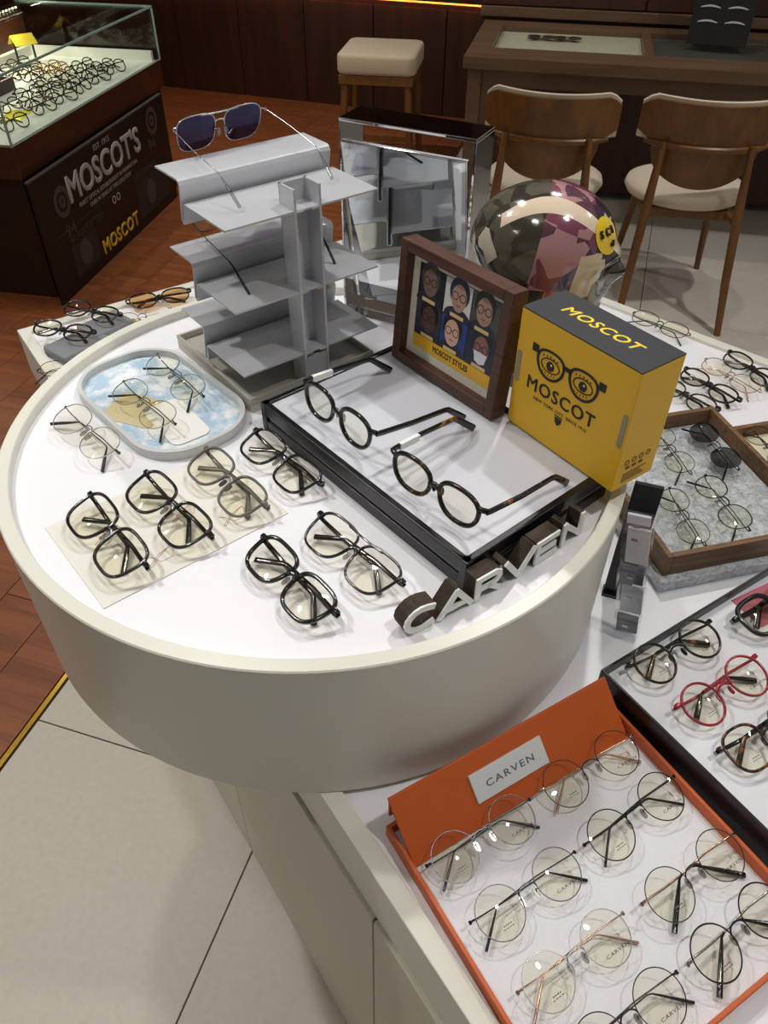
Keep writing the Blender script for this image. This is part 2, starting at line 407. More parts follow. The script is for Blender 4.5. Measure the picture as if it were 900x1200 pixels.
# ---------------------------------------------------------------- spectacles builder
def outline(a, b, n, k, seg=44, flat=0.0):
    """lens outline, x outwards: superellipse, k widens the top, flat levels the brow"""
    pts = []
    for i in range(seg):
        t = 2 * PI * i / seg; c, s_ = math.cos(t), math.sin(t)
        x = a * math.copysign(abs(c) ** (2.0 / n), c); y = b * math.copysign(abs(s_) ** (2.0 / n), s_)
        x *= 1 + k * y / b
        if y > 0: y *= 1 - flat * (abs(y) / b)
        pts.append((x, y))
    return pts
def spectacles(name, label, x, y, zs, heading, sp, a, b, n=2.0, k=.0, flat=0.0, rim='metal', rw=.0011, rd=.0018, mrim=None, mtemple=None, mtip=None,
               lens=None, bridge='arch', brow=False, tilt=14, pose='folded', hinge_y=.25, temple=.092, tip=.038, th=.0016, tw=.0022, tip_h=.0026, pads=True,
               rest_lens=False, print_=None, tagged=False, group=None, drop=40, seg=44, mbrow=None, tip_round=True, cat='glasses'):
    root = thing(name, label, cat, (x, y, zs), R(heading), group)
    lens = lens or M_lens; mtemple = mtemple or mrim; mtip = mtip or mtemple
    parts = []                                            # (name, MB, material, smooth, parent index)
    X = sp / 2
    hy = hinge_y * b
    ends = []
    for sgn in (-1, 1):
        ol = outline(a, b, n, k, seg, flat)
        pl_ = [Vector((sgn * (X + px) if sgn > 0 else -(X + px), py, 0)) for px, py in ol]
        m = MB().sweep(pl_, rsec(rw, rd, .45) if rim != 'metal' else [(rw / 2 * math.cos(q * PI / 3), rd / 2 * math.sin(q * PI / 3)) for q in range(6)], Vector((0, 0, 1)), True)
        parts.append(('rim', m, mrim, True, None))
        lm = MB(); cx = sgn * X
        ring = [Vector((cx + (p.x - cx) * .985, p.y * .985, -.0002)) for p in pl_]
        mid = [Vector((cx + (p.x - cx) * .5, p.y * .5, .0012)) for p in pl_]
        N = len(ring)
        lm.add(ring + mid + [Vector((cx, 0, .0016))], [(i, (i + 1) % N, N + (i + 1) % N, N + i) for i in range(N)] + [(N + i, N + (i + 1) % N, 2 * N) for i in range(N)])
        parts.append(('lens', lm, lens, True, None))
        # end piece
        ex = X + a * (1 + k * hinge_y)
        hx = ex + (.006 if rim != 'metal' else .0045)
        ends.append(hx)
        em = MB()
        if rim != 'metal':
            em.sweep([(sgn * (ex - .003), hy, 0), (sgn * (ex + .002), hy + .001, -.0003), (sgn * hx, hy + .001, -.0022)], rsec(.0055, rd * .95, .4), Vector((0, 0, 1)))
        else:
            em.tube([(sgn * (ex - .0005), hy, 0), (sgn * (ex + .002), hy + .0002, 0), (sgn * hx, hy, -.0024)], max(rw * .62, .0009), 6)
            em.tube([(sgn * hx, hy - .0018, -.003), (sgn * hx, hy + .0018, -.003)], .0014, 6, ref=Vector((1, 0, 0)))
        parts.append(('hinge', em, mrim if rim != 'metal' else (mtemple or mrim), True, None))
    # bridge
    ix = X - a * (1 + k * .2)
    bm_ = MB()
    if rim != 'metal':
        bm_.sweep([(-ix - .001, .12 * b, 0), (-ix * .5, .12 * b + .0035, .0006), (0, .12 * b + .0045, .001), (ix * .5, .12 * b + .0035, .0006), (ix + .001, .12 * b, 0)], rsec(max(.0042, rw * 1.1), rd, .4))
    else:
        rise = .006 if bridge == 'arch' else .002
        by = .1 * b if bridge == 'arch' else .3 * b
        bm_.tube([(-ix * 1.02, by, 0)] + [(ix * math.cos(PI - PI * q / 8), by + rise * math.sin(PI * q / 8), .0004) for q in range(1, 8)] + [(ix * 1.02, by, 0)], max(rw * .6, .0008), 6)
    parts.append(('bridge', bm_, mrim, True, None))
    if brow:
        tyy = b * (1 - flat) * .93
        bb = MB().sweep([(-X + a * .25, tyy, .0004), (-ix, tyy - .001, .0008), (ix, tyy - .001, .0008), (X - a * .25, tyy, .0004)], rsec(.0024 if rim != 'metal' else .0014, .0024, .4))
        parts.append(('brow_bar', bb, mbrow or mrim, True, None))
    if pads:
        for sgn in (-1, 1):
            px = sgn * (ix - .0015)
            pm_ = MB()
            pts = [(px + sgn * -.0012 * math.cos(q), -.05 * b - .002 + .0055 * math.sin(q), -.006) for q in [2 * PI * w / 10 for w in range(10)]]
            pm_.prism([(p[0], p[1]) for p in [(sgn * (ix - .0012) + .0026 * math.cos(q), -.12 * b + .0055 * math.sin(q)) for q in [2 * PI * w / 10 for w in range(10)]]], -.0065, -.0045)
            pi_ = len(parts)
            parts.append(('nose_pad', pm_, M_pad if rim == 'metal' else (mrim if mrim is not M_acet else M_pad), True, None))
            am = MB().tube([(sgn * (ix + .0008), -.05 * b, -.0005), (sgn * (ix - .0005), -.05 * b + .001, -.004), (sgn * (ix - .0012), -.12 * b, -.005)], .0005, 5)
            parts.append(('pad_arm', am, M_silver if rim != 'metal' else mrim, True, pi_))
    # temples
    for sgn in (-1, 1):
        hx = ends[0]
        if pose == 'folded':
            dz = -.0075 if sgn > 0 else -.0115
            e = Vector((sgn * (hx - temple), hy - .001, dz - .001))
            path = [Vector((sgn * hx, hy, -.003)), Vector((sgn * (hx - .0008), hy, dz * .8)), Vector((sgn * (hx - .006), hy, dz)), Vector((sgn * (hx - temple * .5), hy + .0015 * sgn, dz - .0006)), e]
            d = Vector((-sgn * math.cos(R(drop)), -math.sin(R(drop)), 0))
            tp = [e, e + Vector((-sgn * .005, -.0015, 0)), e + Vector((-sgn * .005, -.0015, 0)) + d * tip * .5, e + Vector((-sgn * .005, -.0015, 0)) + d * tip]
        else:
            spread_ = .004
            e = Vector((sgn * (hx + spread_), hy, -temple))
            path = [Vector((sgn * hx, hy, -.002)), Vector((sgn * (hx + .001), hy, -.008)), Vector((sgn * (hx + spread_), hy, -temple * .5)), e]
            dr_ = R(drop)
            d = Vector((-sgn * .06, -math.sin(dr_), -math.cos(dr_)))
            tp = [e, e + Vector((0, -.001, -.006)), e + Vector((0, -.001, -.006)) + d * tip * .5, e + Vector((0, -.001, -.006)) + d * tip]
        # section: th thick, tw tall (tall side keeps to the lens' vertical)
        ref = Vector((0, 1, 0))
        tm = MB().sweep(path, rsec(th, tw, .5), ref)
        ti = len(parts)
        parts.append(('temple', tm, mtemple, True, None))
        hk = tip_h / tw
        tpm = MB().sweep(tp, rsec(max(th, .0016) * 1.05, tw, .6), ref, taper=[1.0, 1.05, max(1.1, hk * .95), hk])
        parts.append(('temple_tip', tpm, mtip, True, ti))
        if tagged and sgn < 0:
            c = path[0].lerp(e, .22)
            tgm = MB().sweep([path[0].lerp(e, .12), path[0].lerp(e, .42)], rsec(th + .0014, .008, .1), ref)
            parts.append(('price_tag', tgm, M_tag, False, ti))
    # orientation: tilt raises the brow, then rest everything on the surface
    T = Matrix.Rotation(R(tilt), 4, 'X')
    lo_ = 1e9
    for p in parts:
        p[1].xf(T)
        if not rest_lens or p[0] == 'rim': lo_ = min(lo_, min(v.z for v in p[1].v))
    lift = Matrix.Translation((0, 0, -lo_ + .0003))
    objs = []
    for nm, m, mt, sm, par in parts:
        m.xf(lift)
        objs.append(m.build(nm, mt, objs[par] if par is not None else root, sm, angle=50))
    TT = lift @ T
    if print_:
        text('lens_lettering', print_, .0042, M_ink, root, TT @ Matrix.Translation((X + a * .1, -b * .55, .0019)), extrude=.00005, sx=1.5, space=1.15)
        mk = MB()
        for q, (w, h) in enumerate(((.010, .0011), (.013, .0008))):
            for g in range(4): mk.box(-X - w / 2 + g * w / 4, -X - w / 2 + g * w / 4 + w / 5.5, -b * .5 - q * .0025, -b * .5 - q * .0025 + h, .0019, .002)
        mk.xf(TT).build('lens_mark', M_inkgrey, root)
    return root

GD = 'spectacles laid out on the round drum'
acet = dict(rim='plastic', rw=.0034, rd=.0034, mrim=M_acet, th=.0028, tw=.0046, tip_h=.0062, hinge_y=.5, tip=.032, temple=.088, drop=35)
def ac(**k): d = dict(acet); d.update(k); return d
wire = dict(rim='metal', rw=.0011, rd=.0014, th=.0011, tw=.0013, tip_h=.0026, hinge_y=.3)
def wi(**k): d = dict(wire); d.update(k); return d
# round drum, front part
spectacles('spectacles', 'thin silver wire glasses lying left of the oval tray on the drum', -.360, .746, ZD, -45.4, .0666, .0262, .0225, 2.3, .06, **wi(mrim=M_silver, mtemple=M_gun, tip_h=.0034), group=GD)
ZO = ZD + .0035
spectacles('spectacles', 'thin gunmetal glasses in the oval tray resting on the beige card', -.302, .799, ZO + .0012, -47.2, .0677, .0245, .0215, 2.3, .06, **wi(mrim=M_silver, mtemple=M_gun, mtip=M_gun), group=GD)
spectacles('spectacles', 'thin grey wire glasses in the oval tray next to the grey metal stand', -.276, .863, ZO + .0012, -51.3, .0707, .0245, .0215, 2.3, .06, **wi(mrim=M_silver, mtemple=M_gun, mtip=M_gun), group=GD)
ZK = ZD + .0018
spectacles('spectacles', 'black square acetate glasses at the outer corner of the white card', -.288, .569, ZK, -51.1, .0704, .0285, .0240, 3.1, .11, **ac(), group=GD)
spectacles('spectacles', 'black square acetate glasses in the middle of the white card', -.233, .609, ZK, -48.2, .0703, .0280, .0240, 3.1, .11, **ac(), group=GD)
spectacles('spectacles', 'smoke grey translucent acetate glasses on the white card', -.177, .655, ZK, -50.3, .0675, .0265, .0235, 2.9, .09, **ac(mrim=M_greyacet, rw=.0028), group=GD)
spectacles('spectacles', 'black glasses with double bridge lying between white card and black platform', -.122, .695, ZD, -48.8, .0674, .0265, .0225, 3.2, .12, brow=True, **ac(rw=.003), group=GD)
spectacles('spectacles', 'thick black browline acetate glasses lying alone before the white card', -.093, .510, ZD, -51.5, .0654, .0265, .0215, 3.0, .14, **ac(rw=.0042, rd=.0044, tw=.0056), group=GD)
spectacles('spectacles', 'black aviator glasses with double bridge beside the letter C', -.034, .546, ZD, -48.5, .0656, .027, .0235, 3.0, .15, brow=True, **ac(rw=.0026), group=GD)

# ---------------------------------------------------------------- oval tray and card on the drum
ov = thing('oval_tray', 'oval pale grey tray with a blue patterned lining', 'tray', (-.291, .832, ZD), R(-47.7))
ou = rrect(.252, .152, .062, 12)
MB().ring(ou, inset(ou, .006), 0, .0135).build('rim', plain('pale_grey_tray', (205, 207, 205), .4), ov, True, bevel=.001)
def map_mat():
    m, nt, b = new_mat('blue_map_print'); L = nt.links
    tc = nt.nodes.new('ShaderNodeTexCoord'); n = nt.nodes.new('ShaderNodeTexNoise'); n.inputs['Scale'].default_value = 28; n.inputs['Detail'].default_value = 7; n.inputs['Roughness'].default_value = .7
    rp = nt.nodes.new('ShaderNodeValToRGB'); e = rp.color_ramp.elements; e[0].position = .44; e[0].color = lin((170, 196, 216)); e[1].position = .58; e[1].color = lin((232, 236, 236))
    L.new(tc.outputs['Object'], n.inputs['Vector']); L.new(n.outputs['Fac'], rp.inputs[0]); L.new(rp.outputs[0], b.inputs['Base Color']); b.inputs['Roughness'].default_value = .5
    return m
MB().prism(inset(ou, .0055), 0, .0035).build('lining', map_mat(), ov)
MZ = ZO + .0002
tag(MB().prism(rrect(.075, .06, .004, 4), 0, .0006).build('kraft_card', plain('kraft_card', (205, 192, 150), .7), None, loc=(-.318, .812, MZ), rz=R(-20)), 'beige square card lying in the oval tray', 'card')
tag(MB().prism(rrect(.095, .052, .012, 6), 0, .0004).build('white_card', M_paper, None, loc=(-.262, .788, MZ + .0008), rz=R(-52)), 'white rounded card lying in the oval tray', 'card')
cd = thing('paper_card', 'white paper card with fine line sketches under three pairs of glasses', 'card', (-.235, .6095, ZD), R(40))
MB().box(-.108, .108, -.073, .073, 0, .0012).build('sheet', plain('cream_paper', (226, 223, 213), .7, var=.03, vscale=12), cd)
sk = MB()
for cx, cy in ((-.06, .02), (-.03, -.045), (.02, .0), (.06, -.04)):
    pts = [(cx + .016 * math.cos(q * .9) * (1 + .4 * math.sin(q * 2.3)), cy + .009 * math.sin(q * 1.3), .0014) for q in range(12)]
    sk.tube(pts, .00035, 4)
sk.build('line_sketch', plain('copper_line_ink', (190, 140, 110), .5), cd)

# ---------------------------------------------------------------- grey metal three-tier stand
st = thing('tiered_eyewear_stand', 'grey metal eyewear stand with three folded shelves on a square base', 'display stand', (-.170, .812, ZD), R(38.3))
BW, BD = .196, .205
MB().box(0, BW, 0, BD, 0, .012).build('base', M_steelbase, st, bevel=.001)
q = [(0, 0), (BW, 0), (BW, BD), (0, BD)]
MB().ring(q, inset(q, .004), .012, .021).build('base_rim', M_steelbase, st, bevel=.0008)
TH = .0022
for zl in (1.042, 1.127, 1.224):
    z0 = zl - ZD; uz = z0 + .0255; sz = z0 - .0235
    prof = [(.158, uz), (.104, uz), (.1005, uz - .0015), (.0985, uz - .005), (.106, sz + .003), (.104, sz), (.1005, sz), (.0985, sz + .003), (.0965, z0 - .002), (.094, z0), (.0, z0)]
    path = [Vector((0, v, w)) for v, w in prof]
    m = MB(); n_ = len(path)
    up_, dn_ = [], []
    for i, p in enumerate(path):
        t = (path[min(i + 1, n_ - 1)] - path[max(i - 1, 0)]).normalized(); nn = Vector((0, -t.z, t.y))
        up_.append(p + nn * TH / 2); dn_.append(p - nn * TH / 2)
    poly = up_ + dn_[::-1]; N = len(poly)
    vs = [Vector((-.004, p.y, p.z)) for p in poly] + [Vector((.204, p.y, p.z)) for p in poly]
    fs = [(i, (i + 1) % N, N + (i + 1) % N, N + i) for i in range(N)]
    half = len(up_)
    for i in range(half - 1):
        j0, j1, j2, j3 = i, i + 1, N - 2 - i, N - 1 - i
        fs += [(j0, j1, j2, j3), (N + j3, N + j2, N + j1, N + j0)]
    m.add(vs, fs).build('shelf', M_steel, st, True, angle=30)
cu0, cu1 = .084, .121
col_ = MB().box(cu0, cu1, .026, .029, .012, .263).box(cu0, cu0 + .003, -.002, .029, .012, .263).box(cu1 - .003, cu1, -.002, .029, .012, .263)
col_.build('column', M_steel, st)
MB().box(cu0 + .003, cu1 - .003, 0, .0025, .012, .05).build('front_plate', M_steel, st)
for zz in (.056, .141, .238):
    MB().box(cu0 + .003, cu0 + .013, -.002, .027, zz - .002, zz + .0).box(cu1 - .013, cu1 - .003, -.002, .027, zz - .002, zz).build('shelf_clip', M_steelbase, st)
MB().lathe([(.0001, 0), (.0015, 0), (.0015, .001), (.0001, .001)], 10).xf(Matrix.Translation((.1, -.0005, .022)) @ Matrix.Rotation(R(90), 4, 'X')).build('screw', M_gun, st)
spectacles('sunglasses', 'silver aviator sunglasses with violet lenses on the top stand shelf', -.203, 1.004, 1.2512, 222.5, .0665, .0265, .0225, 2.9, .07, **wi(mrim=M_silver, rw=.0014, mtip=M_cleartip, tip_h=.0034, hinge_y=.45), flat=.12, lens=M_sunblue, pose='open', tilt=76, brow=True, bridge='bar', drop=30, temple=.098, tip=.04, cat='sunglasses', rest_lens=True)
spectacles('spectacles', 'thin gunmetal wire glasses hanging on the middle stand shelf', -.200, .998, 1.1542, 221, .0665, .0255, .0215, 2.2, .05, **wi(mrim=M_gun, mtip=M_bmetal), pose='open', tilt=76, drop=30, temple=.098, tip=.04, rest_lens=True)

# ---------------------------------------------------------------- tilting mirror in a chrome box
mr = thing('countertop_mirror', 'chrome boxed countertop mirror tilted towards the drum top', 'mirror', (-.063, 1.078, ZD), R(-27))
MW, MD, MH = .194, .06, .279
t_ = .004
MB().box(0, MW, 0, MD, MH - t_, MH).build('top_plate', M_chrome, mr, bevel=.0008)
MB().box(0, MW, 0, MD, 0, t_).build('bottom_plate', M_chrome, mr, bevel=.0008)
MB().box(0, t_, 0, MD, t_, MH - t_).build('side_plate', M_chrome, mr, bevel=.0008)
MB().box(MW - t_, MW, 0, MD, t_, MH - t_).build('side_plate', M_chrome, mr, bevel=.0008)
MT = Matrix.Translation((0, .018, .13)) @ Matrix.Rotation(R(11), 4, 'X')
MB().box(.007, MW - .007, -.003, .003, -.118, .128).xf(MT).build('mirror_frame', M_chrome, mr, bevel=.001)
MB().box(.0095, MW - .0095, -.0036, -.003, -.1155, .1255).xf(MT).build('mirror_glass', M_mirror, mr)

# ---------------------------------------------------------------- black framed platform with two pairs of glasses
PL = thing('display_platform', 'black framed frosted white display platform lying on the drum', 'display platform', (-.151, .782, ZD), R(-49.5))
PW, PD, PH = .356, .224, .0385
q = [(0, 0), (PW, 0), (PW, PD), (0, PD)]; qi = inset(q, .008)
MB().ring(q, qi, .021, PH).build('upper_frame', M_black, PL, bevel=.0012)
MB().ring(q, qi, 0, .0145).build('lower_frame', M_black, PL, bevel=.0012)
qm = inset(q, .004); MB().ring(qm, inset(qm, .003), .0145, .021).build('white_band', M_white, PL)
M_frost = plain('frosted_white_panel', (205, 207, 214), .3)
MB().prism(inset(q, .0078), 0, PH - .003).build('top_panel', M_frost, PL)
for ux, uy in ((0, 0), (PW, 0)):
    MB().box(ux - .001 if ux == 0 else ux - .009, ux + .009 if ux == 0 else ux + .001, -.001, .009, 0, PH).build('corner_post', M_black, PL, bevel=.001)
ZP = ZD + PH - .003
spectacles('spectacles', 'open black acetate glasses with a white price tag on the black platform', -.054, .715, ZP, -49.9, .066, .0255, .0198, 2.4, .13, **ac(rw=.005, rd=.0044, th=.0034, tw=.0066, hinge_y=.55, temple=.1, tip=.04, tip_h=.0085), pose='open', tilt=84, pads=True, tagged=True, group='open glasses on the black platform')
spectacles('spectacles', 'open tortoiseshell acetate glasses with a paper tag on the black platform', .051, .588, ZP, -46.6, .065, .0255, .0198, 2.4, .13, **ac(mrim=M_tort, rw=.0048, rd=.0044, th=.0034, tw=.0066, hinge_y=.55, temple=.1, tip=.04, tip_h=.0085), pose='open', tilt=84, pads=True, tagged=True, group='open glasses on the black platform')

# ---------------------------------------------------------------- letters on the drum edge
sg = thing('letter_sign', 'standing block letters reading CARVEN with white faces and brown layered sides', 'sign', (.019, .447, ZD), R(37))
M_brown = plain('brown_layered_board', (62, 50, 36), .8, var=.35, vscale=260, bump=.5, bscale=500)
M_face = plain('white_letter_face', (228, 228, 226), .35)
STROKES = {
    'C': [[(.93 if q in (0, 12) else .5 + .5 * math.cos(R(48 + q * 22)), .5 + .5 * math.sin(R(48 + q * 22))) for q in range(13)]],
    'A': [[(0, 0), (.5, 1)], [(.5, 1), (1, 0)], [(.2, .28), (.8, .28)]],
    'R': [[(.04, 0), (.04, 1)], [(.04, .95), (.72, .95), (.88, .85), (.9, .68), (.8, .52), (.66, .45), (.04, .45)], [(.5, .45), (.95, 0)]],
    'V': [[(0, 1), (.5, 0)], [(.5, 0), (1, 1)]],
    'E': [[(.04, 0), (.04, 1)], [(.04, .94), (.95, .94)], [(.04, .5), (.85, .5)], [(.04, .06), (.95, .06)]],
    'N': [[(.05, 0), (.05, 1)], [(.05, 1), (.95, 0)], [(.95, 0), (.95, 1)]]}
def letter_mb(ch, w, h, sw, y0, y1, inset_=0):
    m = MB()
    for k, st_ in enumerate(STROKES[ch]):
        pts = [Vector(((x - .5) * (w - sw), 0, y * (h - sw) + sw / 2)) for x, y in st_]
        n_ = len(pts)
        for i in range(n_ - 1):
            a_, b2 = pts[i], pts[i + 1]; d = (b2 - a_).normalized(); nn = Vector((-d.z, 0, d.x)) * sw / 2
            e_ = d * sw * .28
            q4 = [a_ - e_ - nn, b2 + e_ - nn, b2 + e_ + nn, a_ - e_ + nn]
            for p in q4: p.z = max(.0002, p.z)
            o_ = .00003 * (k + i % 2)
            vs = [p + Vector((0, y0 + o_, 0)) for p in q4] + [p + Vector((0, y1 - o_, 0)) for p in q4]
            m.add(vs, [(0, 1, 2, 3), (7, 6, 5, 4), (0, 4, 5, 1), (1, 5, 6, 2), (2, 6, 7, 3), (3, 7, 4, 0)])
    return m
for i, ch in enumerate('CARVEN'):
    ux = .021 + i * .0408
    off = -.005 * (1 - ((i - 2.5) / 2.5) ** 2)
    w_ = .045 if ch in 'AV' else .038
    M4 = Matrix.Translation((ux, off, 0)) @ Matrix.Rotation(R((i - 2.5) * 1.6), 4, 'Z')
    lt = letter_mb(ch, w_, .034, .0062, .0022, .0185).xf(M4).build('letter', M_brown, sg)
    letter_mb(ch, w_, .034, .0066, 0, .0022).xf(M4).build('letter_face', M_face, lt)

# ---------------------------------------------------------------- walnut picture frame
fr = thing('picture_frame', 'walnut picture frame with a poster of six spectacled portraits', 'picture frame', (.008, .892, ZD + PH), R(-51))
FW, FH, FD = .187, .158, .024
FM = Matrix.Rotation(R(-5), 4, 'X')                       # leans back
def fbox(x0, x1, z0, z1, y0, y1, nm, mat, par, bev=.0012): return MB().box(x0, x1, y0, y1, z0, z1).xf(FM).build(nm, mat, par, bevel=bev)
b_ = .0135
fbox(0, b_, 0, FH, 0, FD, 'stile', M_walnut, fr); fbox(FW - b_, FW, 0, FH, 0, FD, 'stile', M_walnut, fr)
fbox(b_, FW - b_, 0, b_, 0, FD, 'rail', M_walnut, fr); fbox(b_, FW - b_, FH - b_, FH, 0, FD, 'rail', M_walnut, fr)
fbox(b_, FW - b_, b_, FH - b_, .013, .016, 'mat_board', plain('cream_mat', (222, 216, 196), .8), fr, 0)
px0, px1, pz0, pz1 = b_ + .012, FW - b_ - .009, b_ + .013, FH - b_ - .010
pr = fbox(px0, px1, pz0, pz1, .0124, .013, 'poster_sheet', plain('dark_poster', (30, 32, 42), .35), fr, 0)
fbox(px0, px1, pz0, pz0 + .017, .0120, .0124, 'yellow_band', plain('poster_yellow', (226, 172, 24), .4), fr, 0)
text('poster_lettering', 'MOSCOT STYLES', .0105, M_ink, fr, FM @ plane_matrix(((px0 + px1) / 2, .01195, pz0 + .0085), (1, 0, 0), (0, 0, 1)), extrude=.00005, sx=.8, offset=.0003)
skin = [(120, 96, 84), (176, 140, 122), (170, 136, 116), (84, 58, 54), (214, 172, 150), (140, 96, 90)]
bgc = [(26, 28, 36), (214, 212, 206), (70, 78, 70), (52, 54, 62), (44, 62, 130), (34, 40, 58)]
hair = [(70, 60, 56), (34, 38, 66), (40, 34, 34), (18, 16, 20), (30, 24, 26), (28, 26, 34)]
cw = (px1 - px0) / 3; ch_ = (pz1 - pz0 - .017) / 2
for i in range(6):
    cx = px0 + (i % 3 + .5) * cw; cz = pz1 - ch_ * (i // 3 + .5)
    tile_ = fbox(cx - cw / 2 + .0008, cx + cw / 2 - .0008, cz - ch_ / 2 + .0008, cz + ch_ / 2 - .0004, .0121, .0124, 'portrait', plain('portrait_ground_%d' % i, bgc[i], .35), fr, 0)
    PMx = FM @ plane_matrix((cx + (.002 if i % 2 else -.002), .0121, cz + .003), (1, 0, 0), (0, 0, 1)) @ Matrix.Diagonal((1.15, 1.15, 1, 1))
    # +z of the plane matrix points to the viewer
    MB().prism([(x, y - .022) for x, y in circle(.020, 20, 0, 0, .012) if y > -.001], .00002, .0001, PMx).build('shoulders', plain('portrait_cloth_%d' % i, (40, 44, 60), .4), tile_)
    MB().prism(circle(.0145, 22, 0, .006, .0165), .0001, .0002, PMx).build('hair', plain('portrait_hair_%d' % i, hair[i], .4), tile_)
    MB().prism(circle(.0108, 22, 0, 0, .0148), .0002, .0003, PMx).build('face', plain('portrait_skin_%d' % i, skin[i], .4), tile_)
    gm = MB()
    for s_ in (-1, 1): gm.ring(circle(.0046, 16, s_ * .0055, .0015), circle(.0037, 16, s_ * .0055, .0015), .0003, .0004, PMx)
    gm.box(-.0012, .0012, .0018, .0026, .0003, .0004, PMx); gm.build('drawn_spectacles', M_ink, tile_)
    if i == 5: MB().prism([(-.0095, -.003), (-.007, -.014), (0, -.0165), (.007, -.014), (.0095, -.003)][::-1][::-1], .0003, .0004, PMx).build('face_mask', plain('mask_white', (225, 225, 228), .6), tile_)
    else: MB().box(-.003, .003, -.0085, -.0073, .0003, .0004, PMx).build('mouth', plain('portrait_lip', (130, 66, 62), .5), tile_)
    MB().box(-.010, .010, -.0215, -.0175, .0004, .0005, PMx).build('name_label', plain('name_label', (214, 190, 130), .5), tile_)

# ---------------------------------------------------------------- yellow box
bx = thing('yellow_gift_box', 'yellow carton with black top and printed eyes on the drum edge', 'box', (.146, .750, ZD + PH), R(-54.2))
XW, XD, XH = .163, .064, .147
MB().box(0, XW, 0, XD, 0, XH - .0015).build('carton', M_yellow, bx, bevel=.0008)
MB().box(0, XW, 0, XD, XH - .0015, XH).build('lid', M_boxblack, bx, bevel=.0005)
FP = plane_matrix((XW * .46, -.0003, XH * .5), (1, 0, 0), (0, 0, 1))       # front face of the carton
em = MB()
spw = .038
for s_ in (-1, 1):
    ol = [(s_ * (spw * .62 + x), y + .026) for x, y in outline(.0205, .0185, 2.2, .14, 32, .1)]
    il = [(s_ * (spw * .62 + x * .84), y * .84 + .026) for x, y in outline(.0205, .0185, 2.2, .14, 32, .1)]
    em.ring(ol, il, 0, .0004, FP)
    em.box(min(s_ * .043, s_ * .052), max(s_ * .043, s_ * .052), .032, .041, 0, .0004, FP)
em.box(-.006, .006, .030, .035, 0, .0004, FP)
em.build('printed_spectacles', M_ink, bx)
for s_ in (-1, 1):
    c = (s_ * spw * .62, .025)
    eye = MB().ring(circle(.0138, 24, c[0], c[1], .0085), circle(.0124, 24, c[0], c[1], .0072), 0, .0003, FP)
    eye.prism(circle(.0056, 18, c[0], c[1] - .0005), 0, .0003, FP)
    for q_ in range(5):
        eye.box(c[0] - .012 + q_ * .005, c[0] - .0105 + q_ * .005, c[1] + .0095 - abs(q_ - 2) * .0008, c[1] + .0113 - abs(q_ - 2) * .0008, 0, .0003, FP)
        eye.box(c[0] - .010 + q_ * .0042, c[0] - .0092 + q_ * .0042, c[1] - .0125 + abs(q_ - 2) * .0008, c[1] - .0105 + abs(q_ - 2) * .0008, 0, .0003, FP)
    e_ = eye.build('printed_eye', M_ink, bx)
    MB().prism(circle(.0014, 10, c[0] + .0015, c[1] + .0015), .0003, .0004, FP).build('eye_highlight', M_brightyel, e_)
text('box_lettering', 'MOSCOT', .0225, M_ink, bx, FP @ Matrix.Translation((-.003, -.008, .0002)), extrude=.0001, offset=.0003, sx=1.0, space=1.12)
text('box_lettering', 'NEW YORK CITY  SINCE 1915', .0055, M_ink, bx, FP @ Matrix.Translation((0, -.023, .0002)), extrude=.0001, space=1.1)
MB().prism([(-.005, -.029), (.005, -.029), (.0045, -.034), (0, -.039), (-.0045, -.034)][::-1], 0, .0003, FP).box(-.006, .006, -.0275, -.0265, 0, .0003, FP).build('crest', M_ink, bx)
text('lid_lettering', 'MOSCOT', .020, M_brightyel, bx, plane_matrix((XW * .49, XD * .5, XH + .0001), (1, 0, 0), (0, 1, 0)), extrude=.0001, offset=.0004, sx=1.15, space=1.1, shear=.2)
for sx_, nm in ((XW - .0022, 0), (.0022, 1)):
    MB().prism(rrect(.006, .040, .0029, 5), -.0002, .0005, plane_matrix((sx_ - .0035 + .007 * nm, -.0001, XH * .52), (1, 0, 0), (0, 0, 1))).build('finger_slot', plain('slot_grey', (150, 140, 120), .6), bx)
SP = plane_matrix((XW + .0003, XD * .5, 0), (0, 1, 0), (0, 0, 1))
sm = MB()
for i in range(4): sm.ring(circle(.0036, 12, -.018 + i * .011, .034), circle(.0026, 12, -.018 + i * .011, .034), 0, .0003, SP)
for i in range(3): sm.box(-.018 + i * .010, -.012 + i * .010, .0245, .0275, 0, .0003, SP)
for i in range(4): sm.box(-.020, .016 - (i % 3) * .004, .008 + i * .0032, .0088 + i * .0032, 0, .0003, SP)
sm.build('side_print', plain('brown_ink', (90, 66, 12), .6), bx)

